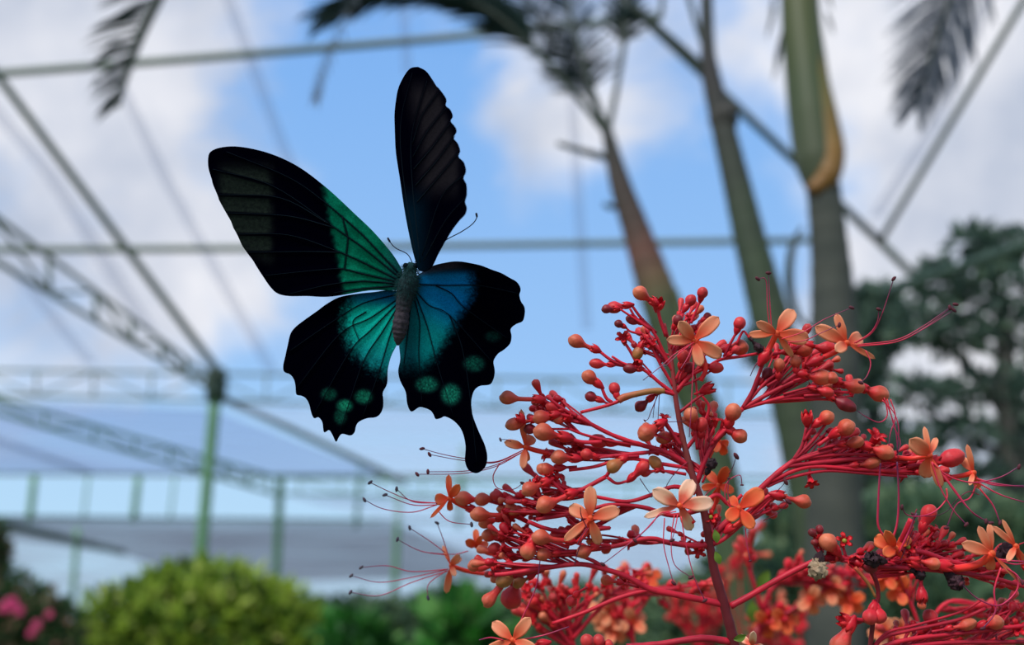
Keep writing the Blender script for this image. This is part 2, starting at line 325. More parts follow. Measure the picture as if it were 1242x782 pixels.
for (x, y, r) in ((14, 733, 9), (5, 737, 7), (24, 741, 6), (45, 758, 6), (38, 768, 5), (60, 745, 5)):
    mb = MB(); c = W(x, y, 3.95)
    for k in range(6):
        a = k*math.pi/3; q = c + Vector((math.cos(a), -.3, math.sin(a)))*r*.55*3.95/FPX; ball(mb, q, r*.5*3.95/FPX, Vector((0, 1, .2)).normalized(), .6, 8, 5)
    mb.build('bloom', M['pink'], t)
for (x, y, rx, ry, d, sd_, lb) in ((428, 800, 50, 60, 3.9, 11, 'broad leaved green plant right of the rounded shrub'), (560, 792, 50, 62, 3.0, 12, 'broad leaved green plant under the left flowers of the red panicle')):
    g = W(x, y, d); g = Vector((g.x, g.y, 0))
    plant('leafy_plant', g, [ell(x, y, rx, ry, d, 2), ell(x+4, y+70, rx, ry, d, 2)], 700, 0.10, 'broad', lb, 'plant', sd_,
          [[(g.x, g.y, 0, .02), (g.x, g.y, .7, .015), (g.x+.03, g.y, 1.2, .006)]], wr=.5)
g = W(440, 735, 12); g = Vector((g.x, g.y, 0))
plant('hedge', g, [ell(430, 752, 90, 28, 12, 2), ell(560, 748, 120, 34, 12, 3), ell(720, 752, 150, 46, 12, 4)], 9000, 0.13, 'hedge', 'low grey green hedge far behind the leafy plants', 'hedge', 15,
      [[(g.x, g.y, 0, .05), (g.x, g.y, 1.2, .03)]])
# right: tree crowns and undergrowth behind the red flowers
def tree(px, d, blobs, n, size, lb, sd_, trunk, m='treeleaf', cat='tree', name='tree'):
    g = W(px, 700, d); g = Vector((g.x, g.y, 0)); t = empty(name, g, lb, cat)
    leafcloud([ell(*b) for b in blobs], n, size, seed=sd_).build('foliage', M[m], t, smooth=False, kind='stuff')
    for pts in trunk:
        mb = MB(); p, r = catmull([W(q[0], q[1], d) for q in pts], [q[2]*.5*d/FPX for q in pts], 6); tube(mb, p, r, 10); mb.build('trunk', M['bark'], t)
    return t
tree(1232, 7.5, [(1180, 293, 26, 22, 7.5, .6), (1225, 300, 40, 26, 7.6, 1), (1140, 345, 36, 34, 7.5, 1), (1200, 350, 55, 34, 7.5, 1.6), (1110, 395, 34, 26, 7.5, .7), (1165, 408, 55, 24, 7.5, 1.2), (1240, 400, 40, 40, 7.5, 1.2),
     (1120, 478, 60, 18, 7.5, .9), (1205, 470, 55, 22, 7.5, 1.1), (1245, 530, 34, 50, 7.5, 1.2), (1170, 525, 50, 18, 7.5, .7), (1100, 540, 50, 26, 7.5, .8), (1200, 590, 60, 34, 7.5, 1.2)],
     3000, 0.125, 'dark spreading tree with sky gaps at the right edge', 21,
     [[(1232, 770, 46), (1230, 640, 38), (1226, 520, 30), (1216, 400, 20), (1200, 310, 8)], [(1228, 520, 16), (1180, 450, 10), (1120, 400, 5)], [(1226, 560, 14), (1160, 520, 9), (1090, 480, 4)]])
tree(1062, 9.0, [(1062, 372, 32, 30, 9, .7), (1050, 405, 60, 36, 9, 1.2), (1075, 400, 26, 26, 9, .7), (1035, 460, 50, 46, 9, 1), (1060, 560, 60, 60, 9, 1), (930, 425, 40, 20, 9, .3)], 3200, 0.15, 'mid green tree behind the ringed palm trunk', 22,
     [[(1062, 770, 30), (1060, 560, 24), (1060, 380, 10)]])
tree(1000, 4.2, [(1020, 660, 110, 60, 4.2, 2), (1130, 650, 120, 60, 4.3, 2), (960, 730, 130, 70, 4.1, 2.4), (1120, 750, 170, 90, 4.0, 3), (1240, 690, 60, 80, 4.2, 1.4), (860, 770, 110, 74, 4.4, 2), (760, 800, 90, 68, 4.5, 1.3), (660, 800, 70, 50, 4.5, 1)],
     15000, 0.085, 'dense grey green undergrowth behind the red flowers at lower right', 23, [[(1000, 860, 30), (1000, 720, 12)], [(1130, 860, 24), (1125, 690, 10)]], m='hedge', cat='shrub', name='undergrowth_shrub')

# ------------------------------------------------------------------ palms
def pathW(pts, d): return [W(q[0], q[1], d + (q[3] if len(q) > 3 else 0)) for q in pts], [q[2]*.5*d/FPX for q in pts]
def trunkpart(name, pts, d, m, parent, segs=16, rings=0, **kw):
    mb = MB(); p, r = pathW(pts, d); p, r = catmull(p, r, 14)
    if rings: r = [q*(1+rings*(1 if i % 4 == 0 else 0)) for i, q in enumerate(r)]
    tube(mb, p, r, segs); return mb.build(name, M[m], parent, **kw)
_leafmesh = {}
def leaflet_mesh(m):
    if m not in _leafmesh:
        mb = MB(); v = []; f = []
        for i in range(7):
            u = i/6; w = 0.5*math.sin(math.pi*min(1, u*.9+.1))**.7*(1-u*.3) if i < 6 else 0.02
            z = -0.16*u*u
            v += [Vector((-w, u, z+.12*w)), Vector((0, u, z)), Vector((w, u, z+.12*w))]
        for i in range(6):
            f += [(3*i, 3*i+1, 3*i+4, 3*i+3), (3*i+1, 3*i+2, 3*i+5, 3*i+4)]
        me = bpy.data.meshes.new('leaflet'); me.from_pydata(v, [], f); me.materials.append(M[m]); _leafmesh[m] = me
    return _leafmesh[m]
def frond(parent, pts, d, lens, m='palmleaf', n=26, wid=.006, sides=(1, -1), ang=55, lw=3.2, name='frond', label=None, cat=None, t0=.1, droop=0.0, group=None, seed=0):
    """pts: rachis in px; lens: leaflet length in px (start, middle, end)"""
    rnd = random.Random(seed); p, r = pathW(pts, d); p, r = catmull(p, r, 12)
    mb = MB(); tube(mb, p, r, 8)
    fr = mb.build(name, M['rachis'], parent, origin=p[0], label=label, category=cat, group=group)
    for i in range(n):
        u = t0 + (1-t0)*(i+.5)/n; k = min(len(p)-2, int(u*(len(p)-1))); q = p[k].lerp(p[k+1], u*(len(p)-1)-k); tg = (p[k+1]-p[k]).normalized()
        l = (lens[0]*(1-u)**2 + 2*lens[1]*u*(1-u) + lens[2]*u*u)*d/FPX
        for s in sides:
            sd_ = (Vector((0, -1, 0)).cross(tg)*s).normalized()
            a = math.radians(ang*(1-.45*u) + rnd.gauss(0, 3)); dr = (tg*math.cos(a) + sd_*math.sin(a) + Vector((0, rnd.gauss(0, .12), -droop))).normalized()
            x = dr.cross(Vector((0, -1, .15))).normalized(); z = x.cross(dr)
            L_ = l*rnd.uniform(.88, 1.1); wd = lw*d/FPX
            mt = Matrix((x*wd, dr*L_, z*L_)).transposed().to_4x4()
            link('leaflet', leaflet_mesh(m), fr, None, q, matrix=mt)
    return fr
# brown palm (left of the three)
d1 = 3.2; base = W(840, 560, d1); base = Vector((base.x+.15, base.y, 0))
p1 = empty('palm_tree', base, 'slender palm with a reddish brown trunk, leftmost of the three palms', 'palm', 'palms behind the flowers')
trunkpart('trunk', [(925, 900, 46), (868, 560, 46), (826, 440, 52), (796, 352, 48), (772, 280, 36), (752, 222, 28), (736, 158, 15)], d1, 'trunkred', p1, rings=.03)
trunkpart('sheath', [(842, 470, 16), (832, 410, 18), (820, 350, 4)], d1-.05, 'crown', p1)
trunkpart('leaf_stub', [(752, 196, 9), (720, 187, 10), (676, 174, 6)], d1, 'rachis', p1)
trunkpart('leaf_stub', [(758, 246, 9), (742, 251, 8), (732, 247, 6)], d1, 'rachis', p1)
frond(p1, [(738, 165, 9), (690, 105, 9), (650, 62, 9), (600, 18, 8), (545, -6, 6), (470, -8, 4), (405, 14, 3)], d1, (84, 90, 56), n=100, lw=8, sides=(1, -1), ang=30, t0=.34, seed=1)
frond(p1, [(736, 158, 10), (718, 110, 9), (700, 50, 8), (680, -20, 7), (640, -80, 4)], d1, (60, 76, 50), n=44, lw=4.4, ang=65, t0=.25, seed=2)
frond(p1, [(738, 158, 9), (750, 95, 8), (758, 30, 9), (752, -60, 5)], d1, (40, 64, 40), n=34, lw=5, ang=60, t0=.55, seed=3)
frond(p1, [(733, 150, 6), (700, 95, 5), (660, 40, 5), (628, -20, 4)], d1+.1, (50, 60, 40), n=44, lw=3.6, ang=60, t0=.2, seed=4)
mb = MB(); ball(mb, W(760, 8, d1), 13*d1/FPX, Vector((0, .1, 1)).normalized(), 1.9); mb.build('leaf_base', M['palmleaf'], p1)
# green palm (middle)
d2 = 2.9; base = W(980, 600, d2); base = Vector((base.x+.1, base.y, 0))
p2 = empty('palm_tree', base, 'forked palm with a dark knob on its green trunk, middle of the three palms', 'palm', 'palms behind the flowers')
trunkpart('trunk', [(1035, 900, 60), (985, 600, 56), (960, 480, 54), (936, 392, 50), (912, 300, 42), (893, 220, 36), (876, 150, 31), (862, 90, 25), (858, 50, 19), (856, -60, 16)], d2, 'trunkgreen', p2, rings=.02)
trunkpart('trunk_knob', [(886, 128, 24), (878, 143, 42), (880, 158, 30)], d2, 'bark', p2)
trunkpart('leaf_stalk', [(862, 92, 12), (835, 66, 11), (800, 36, 11), (768, 8, 12)], d2, 'rachis', p2)
trunkpart('leaf_stalk', [(860, 70, 9), (845, 30, 7), (828, -30, 7)], d2, 'rachis', p2)
trunkpart('leaf_stalk', [(772, 14, 8), (800, 22, 7), (803, -30, 6)], d2, 'rachis', p2)
# ringed palm (right)
d3 = 2.5; base = W(1000, 700, d3); base = Vector((base.x, base.y, 0))
p3 = empty('palm_tree', base, 'thick palm with grey ringed trunk and olive crownshaft, rightmost of the three', 'palm', 'palms behind the flowers')
trunkpart('trunk', [(1016, 1000, 70), (1012, 640, 66), (1014, 520, 62), (1012, 400, 58), (1006, 300, 47), (998, 222, 42)], d3, 'bark_ring', p3, rings=.035)
trunkpart('crownshaft', [(998, 230, 40), (991, 195, 58), (984, 140, 60), (977, 80, 56), (971, 20, 52), (967, -80, 48)], d3, 'crown', p3)
trunkpart('sheath', [(984, 232, 18), (1003, 214, 34), (1008, 184, 36), (1001, 140, 32), (992, 90, 26), (983, 20, 10)], d3-.03, 'sheath', p3, label='golden brown peeling leaf sheath')
trunkpart('hanging_leaf', [(972, 276, 4), (961, 300, 10), (957, 340, 12), (966, 380, 9), (985, 400, 3)], d3+.3, 'rachis', p3)
for k, (x, y) in enumerate(((944, -10), (940, 20), (950, 50), (1000, 0), (1002, 30), (948, 70))):
    s = -1 if x < 970 else 1; q = W(x, y-14, d3); L_ = (52 if s < 0 else 34)*d3/FPX; dr = Vector((s*.28, 0, -1)).normalized(); xx = dr.cross(Vector((0, -1, 0))).normalized(); z = xx.cross(dr)
    link('fibre', leaflet_mesh('palmleaf'), p3, None, q, matrix=Matrix((xx*6*d3/FPX, dr*L_, z*L_)).transposed().to_4x4())
# fronds hanging in from palms above the frame
frond(None, [(240, -120, 16), (200, -20, 15), (172, 40, 13), (155, 85, 10), (143, 130, 5)], 2.6, (120, 96, 34), n=30, lw=6.5, sides=(-1,), ang=72, t0=.12, name='palm_frond', label='drooping dark palm frond at the upper left in front of the pipe', cat='frond', m='palmleaf', seed=5)
frond(None, [(1190, -110, 9), (1158, -20, 8), (1138, 40, 7), (1122, 90, 5), (1110, 130, 3)], 2.8, (130, 100, 40), n=60, lw=3.6, sides=(-1, 1), ang=38, t0=.1, name='palm_frond', label='greyish palm frond hanging at the upper right beside the rafter', cat='frond', m='palmleaf_soft', seed=6)
frond(None, [(470, -60, 2), (430, 0, 2), (402, 60, 2), (388, 100, 2), (383, 122, 1)], 2.2, (24, 30, 16), n=12, lw=3, sides=(-1, 1), ang=35, t0=.2, name='palm_frond', label='small faint frond tip hanging left of the raised black wing', cat='frond', m='palmleaf_soft', seed=7)

# ------------------------------------------------------------------ butterfly
D0 = 0.38; S0 = D0/FPX
bf = empty('butterfly', P(490, 370, D0), 'black swallowtail butterfly with teal patches flying left of the red flowers', 'butterfly')
def dist_seg(p, a, b):
    ab = b-a; u = max(0, min(1, (p-a).dot(ab)/max(1e-9, ab.length_squared))); return (p-(a+ab*u)).length
def inside(p, poly):
    c = False; j = len(poly)-1
    for i in range(len(poly)):
        a, b = poly[i], poly[j]
        if (a.y > p.y) != (b.y > p.y) and p.x < (b.x-a.x)*(p.y-a.y)/(b.y-a.y)+a.x: c = not c
        j = i
    return c
def sst(a, b, x):
    u = max(0, min(1, (x-a)/(b-a))); return u*u*(3-2*u)
def mixc(a, b, u): return tuple(a[i]*(1-u)+b[i]*u for i in range(3))
BLK = (1, 1, 7)
def nz(x, y, s): return noise.noise(Vector((x*s, y*s, 3.1)))
def col_lf(x, y, vd):
    c = BLK
    u = sst(258, 275, x)*(1-sst(322, 336, x+4*nz(x, y, .1)))*sst(190, 215, y)*(1-sst(305, 330, y+ (330-x)*.4)); u *= sst(.6, 3.0, vd)*.95
    c = mixc(c, (30, 38, 32), u*(.8+.3*nz(x, y, .3)))
    xb = 393 + (y-240)*0.19 + 4*nz(x, y, .16); u = sst(xb-3, xb+7, x)
    g = mixc((2, 90, 66), (8, 112, 84), sst(-.3, .4, nz(x, y, .05))); g = mixc(g, (16, 66, 66), sst(455, 488, x))
    u *= 0.25 + 0.75*sst(.3, 2.2, vd)
    e = sst(2, 7, (352-y) + 0) if False else 1
    return mixc(c, g, u*(.92+.2*nz(x, y, .8)))
def col_rf(x, y, vd):
    c = (1, 1, 8)
    xe = 556 - 1.0*max(0, 190-y)*.30; u = sst(xe-52, xe-26, x+ (y-150)*.10)*(1-sst(xe-6, xe+6, x))*sst(88, 120, y)*(1-sst(215, 250, y)); u *= 0.35+.65*sst(.8, 4, vd)
    c = mixc(c, (34, 31, 34), u*.8)
    return mixc(c, (4, 24, 36), (1-sst(500, 530, x))*sst(215, 260, y)*.9)
def patch(x, y, pts, s):
    return max(math.exp(-(((x-a)/rx)**2+((y-b)/ry)**2)**2.6)*w for a, b, rx, ry, w in pts)
def col_lh(x, y, vd):
    c = BLK; r = math.hypot((x-478)/1.0, (y-372)/1.12)
    ang = math.atan2(y-372, 478-x)
    R = 62 + 13*math.sin(ang*1.1) + 6*nz(x, y, .13) + 14*nz(x, y, 1.1)*.6
    u = 1 - sst(R-16, R+8, r)
    g = mixc((10, 158, 140), (12, 112, 116), sst(0, 60, y-385)); g = mixc(g, (10, 66, 118), sst(378, 356, y+ (455-x)*.06)*.9)
    g = mixc(g, (40, 190, 160), max(0, nz(x, y, .5))*.5*sst(380, 395, y))
    u *= 0.5 + .5*sst(.1, 1.5, vd); c = mixc(c, g, u)
    v = patch(x, y, [(399, 478, 10, 8, .5), (418, 492, 10, 8, .95), (413, 505, 8, 10, .5), (441, 481, 11, 9, .8)], 0)
    return mixc(c, (24, 128, 96), v*(.8+.6*nz(x, y, .9)))
def col_rh(x, y, vd):
    c = (1, 1, 7); xb = 578 - max(0, y-360)*.62 + 5*nz(x, y, .14) + 7*nz(x, y, 1.1); u = 1 - sst(xb-18, xb+6, x)
    u *= 1-sst(425, 462, y+8*nz(x, y, 1.0))
    g = mixc((8, 104, 160), (8, 116, 118), sst(350, 405, y - (x-520)*.5)); g = mixc(g, (14, 70, 80), sst(515, 496, x)*.75)
    u *= 0.5 + .5*sst(.1, 1.5, vd); u *= sst(322, 336, y)
    c = mixc(c, g, u)
    if x < 572: c = mixc(c, (74, 62, 74), (1-sst(2, 9, abs(y-(318+max(0, 545-x)*.2)-4)))*.6*sst(575, 545, x))
    v = patch(x, y, [(518, 466, 14, 10, .85), (547, 478, 12, 13, 1), (575, 441, 13, 10, .65), (598, 408, 10, 7, .35)], 0)
    return mixc(c, (24, 120, 96), v*(.75+.7*nz(x, y, .9)))
wingmat = bpy.data.materials.new('wing_scales'); wingmat.use_nodes = True; t = wingmat.node_tree; l = t.links.new
p = t.nodes['Principled BSDF']; at = nn(t, 'ShaderNodeAttribute', attribute_name='pattern'); tx = nn(t, 'ShaderNodeTexCoord'); ns = nn(t, 'ShaderNodeTexNoise', inp={'Scale': 2200, 'Detail': 2.0})
l(tx.outputs['Object'], ns.inputs[0]); mr = nn(t, 'ShaderNodeMapRange', inp={'From Min': .3, 'From Max': .7, 'To Min': .72, 'To Max': 1.25}); l(ns.outputs[0], mr.inputs[0])
hs = nn(t, 'ShaderNodeHueSaturation'); l(at.outputs['Color'], hs.inputs['Color']); l(mr.outputs[0], hs.inputs['Value']); l(hs.outputs[0], p.inputs['Base Color'])
p.inputs['Roughness'].default_value = .9; p.inputs['Specular IOR Level'].default_value = .0
M['veinm'] = mat('wing_vein', color=(8, 20, 28), rough=.8, spec=.05, nscale=50, namt=0.1, ncol=(4, 8, 14))
M['fur'] = mat('body_fur', color=(26, 66, 66), rough=.9, spec=.05, nscale=900, namt=.7, ncol=(40, 44, 48))
M['abdomen'] = mat('abdomen', ramp=[(0, (26, 62, 62)), (.42, (38, 56, 58)), (.6, (74, 66, 72)), (1, (66, 58, 62))], rough=.9, spec=.05, nscale=900, namt=.7, ncol=(26, 28, 34), bump=.5)
M['ant'] = mat('antenna', color=(14, 18, 44), rough=.5, nscale=50, namt=0.1)
def wing(name, outline, depth, colf, veins, root, label):
    pl = [Vector(q) for q in outline]
    # smooth the outline a little and resample
    sp, _ = catmull([Vector((a.x, a.y, 0)) for a in pl] + [Vector((pl[0].x, pl[0].y, 0))], [0]*(len(pl)+1), 4)
    poly = [Vector((a.x, a.y)) for a in sp[:-1]]
    x0, x1 = min(a.x for a in poly), max(a.x for a in poly); y0, y1 = min(a.y for a in poly), max(a.y for a in poly)
    st = 1.7; pts = []; y = y0; row = 0
    while y < y1:
        x = x0 + (st/2 if row % 2 else 0)
        while x < x1:
            q = Vector((x, y))
            if inside(q, poly): pts.append(q)
            x += st
        y += st*.87; row += 1
    n = len(poly); vs = poly + pts
    cv, ce, cf, *_ = delaunay_2d_cdt(vs, [(i, (i+1) % n) for i in range(n)], [], 1, 1e-4)
    vl = [[Vector(a) for a in v] for v in veins]
    og = P(root[0], root[1], depth(*root)); me = bpy.data.meshes.new(name); co = []; cols = []
    for q in cv:
        vd = min((min(dist_seg(q, v[i], v[i+1]) for i in range(len(v)-1)) for v in vl), default=9)
        D = depth(q.x, q.y) + 0.0005*min(1, vd/6)*(sst(0, 40, (q-Vector(root)).length))
        co.append(P(q.x, q.y, D) - og); cols += list(lin(*colf(q.x, q.y, vd)))
    me.from_pydata(co, [], [tuple(f) for f in cf]); me.update()
    a = me.color_attributes.new('pattern', 'FLOAT_COLOR', 'POINT'); a.data.foreach_set('color', cols)
    me.polygons.foreach_set('use_smooth', [True]*len(me.polygons))
    o = link(name, me, bf, wingmat, og, label=label)
    md = o.modifiers.new('thick', 'SOLIDIFY'); md.thickness = 0.0002; md.offset = 0
    for v in vl:
        mb = MB(); p, r = catmull([P(a.x, a.y, depth(a.x, a.y) - .0001) for a in v], [(.75 - .45*i/(len(v)-1))*S0 for i in range(len(v))], 6); tube(mb, p, r, 6)
        mb.build('vein', M['veinm'], o)
    return o
LF = [(487.6, 326.5), (476, 308), (453, 281), (430, 259), (410, 240), (393.5, 225.5), (371, 208), (351, 196), (330, 187), (309, 181), (286, 177.5), (267, 179), (255.5, 184), (252.5, 192), (253, 204), (257, 218), (258.5, 224), (264, 237), (266, 243), (272, 254),
      (280, 268), (283, 276), (288, 285), (294, 298), (301, 308), (307, 316), (313, 326), (319, 335), (328, 348), (337, 356), (351, 359), (372, 359), (393.5, 360), (413, 358), (449, 352), (487, 350)]
def tr_lf(*a): return a
wing('forewing', LF, lambda x, y: D0 + 0.002 + (487-x)*.00003, col_lf,
     [[(484, 332), (440, 285), (395, 246), (350, 215), (275, 184)], [(484, 336), (440, 300), (400, 272), (330, 225), (258, 205)], [(400, 272), (340, 240), (266, 236)], [(405, 276), (350, 262), (275, 258)],
      [(484, 340), (440, 318), (408, 304), (350, 285), (288, 284)], [(412, 306), (370, 305), (302, 306)], [(484, 342), (440, 332), (415, 326), (380, 328), (322, 334)], [(484, 344), (440, 341), (400, 345), (352, 356)], [(486, 346), (440, 350), (405, 355)], [(415, 262), (422, 290), (418, 326)]], (487, 340), 'broad black forewing with a green base, flat')
RF = [(507, 81), (500, 82), (494.5, 86), (487.6, 97), (483, 108), (480.7, 120), (478.8, 136), (478.8, 151), (480, 181), (482.5, 200), (485.7, 220), (491.4, 258), (499, 296.5), (505, 319.6), (508.7, 328), (516, 329), (524, 323.4), (532, 307), (541, 291), (549, 278), (556.7, 268), (564, 260), (566, 252), (564, 245), (566, 236), (565.5, 223.6),
      (562, 216), (565, 208), (562.5, 197), (556, 190), (558, 183), (555, 174), (550, 167), (553.5, 160), (552, 154), (546.5, 147), (549, 141), (546, 133), (540.5, 128), (541, 120), (533, 108), (529, 104), (524, 96), (516.4, 86)]
wing('forewing', RF, lambda x, y: D0 - 0.004 - (x-505)*.00045, col_rf,
     [[(506, 320), (490, 220), (486, 150), (500, 88)], [(510, 318), (500, 220), (500, 160), (518, 98)], [(500, 175), (512, 140), (532, 112)], [(501, 190), (518, 160), (542, 130)], [(502, 205), (525, 178), (547, 148)],
      [(504, 225), (530, 195), (552, 165)], [(506, 245), (532, 215), (556, 186)], [(512, 310), (535, 240), (562, 212)], [(514, 316), (540, 268), (564, 240)]], (511, 322), 'black forewing raised almost edge on')
LH = [(488, 353), (470, 352), (454, 354), (434.5, 356), (412.5, 360), (397, 368), (385, 376.8), (365.8, 390.5), (357, 398), (352, 405.7), (348.5, 421), (346, 432), (343.5, 444), (345, 451), (352, 454), (356.5, 460), (358.5, 468), (359.5, 478), (366, 480), (371, 483), (375, 490), (377.5, 500), (381, 507), (386.4, 506), (391, 512),
      (393, 524), (399, 521.5), (403, 526.7), (407.6, 535.5), (411, 530), (415.3, 526), (425, 528), (430, 524), (432, 516), (436, 511), (445.5, 507), (455, 506), (461, 502), (464.5, 494), (464.8, 484), (464.3, 475.8), (469.5, 465), (470.3, 448.3), (474.4, 431.8), (481.3, 418), (489, 400), (492, 370)]
wing('hindwing', LH, lambda x, y: D0 + 0.0045 + (487-x)*.00005, col_lh,
     [[(486, 356), (440, 368), (400, 392), (352, 425)], [(486, 360), (450, 385), (412, 405), (360, 470)], [(484, 366), (450, 400), (425, 425), (382, 500)], [(484, 370), (462, 405), (440, 440), (412, 524)], [(484, 374), (472, 410), (460, 450), (440, 505)], [(444, 378), (428, 390), (436, 414)]], (487, 362), 'black hindwing with a teal base and a scalloped edge, no tail')
RH = [(498, 340), (512, 330), (525.7, 322), (545.7, 317.5), (558, 317), (571, 319), (584, 322), (596.8, 327), (608, 331), (618.6, 337), (627, 342), (631.5, 350), (630, 358), (632, 365.6), (636, 372), (636.5, 380), (634, 389.3), (626, 393), (619.4, 399), (620.5, 408), (618.6, 416.7), (611.3, 424), (604, 429), (598.6, 438), (600, 448), (599.3, 457), (594.5, 466), (582, 468),
      (575, 474), (571.8, 486), (573, 502), (580.4, 522.4), (587.7, 538.8), (591, 553.4), (588.5, 566), (579, 573.6), (568.6, 570), (564, 558.8), (564.7, 540.6), (560.3, 522.4), (551, 510.7), (540, 505), (534.5, 507), (528.5, 508), (525.5, 502), (521, 497), (509.3, 493.5), (499, 499), (494, 489.6), (492, 475), (485.6, 462), (483, 449.5), (485.6, 435), (484, 416), (487, 400), (493, 365)]
wing('hindwing', RH, lambda x, y: D0 + 0.0035 - (x-495)*.00006, col_rh,
     [[(500, 345), (540, 346), (580, 346), (630, 356)], [(502, 350), (520, 370), (545, 382), (598, 440)], [(528, 346), (548, 356), (562, 372), (615, 410)], [(500, 352), (509, 390), (508, 430), (512, 492)], [(502, 352), (518, 395), (530, 440), (550, 505)], [(545, 382), (560, 420), (570, 480), (578, 560)], [(500, 350), (495, 400), (490, 440)]], (500, 350), 'black hindwing with a blue base and a long spoon shaped tail')
bp = [(499, 318, 3), (498, 324, 8), (497, 331, 8), (496, 341, 12), (493, 353, 12), (490, 366, 9.5), (488, 378, 8.5), (486, 392, 10), (484.5, 404, 8.5), (483, 413, 5), (482.5, 419, 1)]
p, r = catmull([P(x, y, D0-.0006) for x, y, _ in bp], [q*S0 for _, _, q in bp], 7)
r = [q*(1 + (.05*math.sin(i*1.6) if i > 35 else 0)) for i, q in enumerate(r)]
mb = MB(); tube(mb, p, r, 20); mb.build('body', M['abdomen'], bf)
for s in (-1, 1):
    mb = MB(); ball(mb, P(498+6*s, 322, D0-.002), 3.4*S0); mb.build('eye', M['veinm'], bf)
rnd = random.Random(9); mb = MB()
for i in range(520):
    k = rnd.random(); y = 320 + 52*k; x = 498 - 8*k; a = rnd.uniform(0, 2*math.pi); R = (8 + 5*math.sin(math.pi*min(1, k*1.1)))
    b = P(x + R*.85*math.cos(a), y, D0 - .0006 - R*.85*math.sin(a)*S0); e_ = P(x + R*1.35*math.cos(a) + rnd.gauss(0, 1), y + rnd.uniform(-1, 6), D0 - .0006 - R*1.25*math.sin(a)*S0); tube(mb, [b, e_], [.35*S0, .1*S0], 3)
mb.build('fur', M['fur'], bf, kind='stuff')
for pts in ([(500, 318), (494, 308), (480.4, 301), (474, 294.6), (470, 288)], [(503, 318), (522, 303), (542.4, 290), (558.7, 281.5), (572, 272.5), (578, 264.5), (577.6, 258)]):
    p, r = catmull([P(x, y, D0+.001) for x, y in pts], [.6*S0]*(len(pts)-1)+[1.2*S0], 7); r[-6:] = [1.3*S0]*5+[.7*S0]
    mb = MB(); tube(mb, p, r, 8); mb.build('antenna', M['ant'], bf)
for (x, y) in ((500, 342), (497, 350)):
    mb = MB(); tube(mb, [P(x, y, D0+.003), P(x+4, y+8, D0+.010), P(x, y+18, D0+.012)], [.6*S0, .5*S0, .3*S0], 6); mb.build('leg', M['ant'], bf)

# ------------------------------------------------------------------ red pagoda flower panicles
rnd = random.Random(77)
DF = 0.385
class Panicle:
    def __init__(s, origin, label, name='flower_panicle', group=None):
        s.o = empty(name, origin, label, 'flower', group)
def P3(q, D): return P(q[0], q[1], D + (q[2]*S0 if len(q) > 2 else 0))
PTS = {}
def branch(pan, pts, w, D=DF, m='stalk', name='branch', n=6):
    mb = MB(); k = len(pts); p, r = catmull([P3(q, D) for q in pts], [(w[0]+(w[1]-w[0])*i/(k-1))*S0 for i in range(k)], n)
    r = [q*(1+.12*noise.noise(a*400)) for q, a in zip(r, p)]; PTS.setdefault(pan, []).extend(p)
    tube(mb, p, r, 10); return mb.build(name, M[m], pan.o)
_cal = {}
def calyx_mesh(kind, m):
    """unit calyx opening along +Z; mouth radius 1. cup: closed lobes round a neck; star: open five lobes; ball: bud still closed"""
    if (kind, m) in _cal: return _cal[kind, m]
    mb = MB(); N = 20
    if kind == 'star': prof = [(-1.2, .22), (-.8, .34), (-.3, .42), (.05, .5), (.22, .8), (.30, 1.15)]
    elif kind == 'cup': prof = [(-1.4, .24), (-1.0, .45), (-.4, .78), (.2, .95), (.9, .95), (1.5, .80)]
    else: prof = [(-1.3, .26), (-.9, .55), (-.3, .9), (.3, 1.0), (.85, .8), (1.2, .3)]
    v = []; f = []; t = []
    for j, (z, r) in enumerate(prof):
        u = j/(len(prof)-1)
        for k in range(N):
            ph = 2*math.pi*k/N; lob = abs(math.cos(2.5*ph))
            rr = r; zz = z
            if kind == 'star': rr = r*(1 - (1-lob**.8)*.62*sst(.5, 1, u)); 
            elif kind == 'cup': rr = r*(1 + .12*(lob-.5)*u); zz = z - (1-lob)*.9*sst(.45, 1, u)
            else: rr = r*(1 + .14*(lob-.6)*u)
            v.append(Vector((rr*math.cos(ph), rr*math.sin(ph), zz))); t.append(u)
    R = len(prof)
    for j in range(R-1):
        for k in range(N): f.append((j*N+k, j*N+(k+1) % N, (j+1)*N+(k+1) % N, (j+1)*N+k))
    b = len(v)
    if kind == 'ball': v.append(Vector((0, 0, 1.22))); t.append(1); f += [((R-1)*N+k, (R-1)*N+(k+1) % N, b) for k in range(N)]
    else:   # inner wall back down the throat
        for (z, s) in ((.0 if kind == 'star' else .8, .86 if kind == 'cup' else .36), (-.3, .3)):
            for k in range(N):
                ph = 2*math.pi*k/N; v.append(Vector((s*math.cos(ph), s*math.sin(ph), z))); t.append(.3)
        for j, a in ((0, (R-1)*N), (1, b)):
            for k in range(N): f.append((a+k, a+(k+1) % N, b+j*N+(k+1) % N, b+j*N+k))
        v.append(Vector((0, 0, -.3))); t.append(.2); f += [(b+N+k, b+N+(k+1) % N, len(v)-1) for k in range(N)]
    me = bpy.data.meshes.new('calyx'); me.from_pydata(v, [], f); a = me.attributes.new('t', 'FLOAT', 'POINT'); a.data.foreach_set('value', t)
    me.polygons.foreach_set('use_smooth', [True]*len(me.polygons)); me.materials.append(M[m]); _cal[kind, m] = me; return me
def frame(z):
    z = z.normalized(); x = z.cross(Vector((.3, 1, .2))).normalized(); y = z.cross(x)
    return Matrix((x, y, z)).transposed()
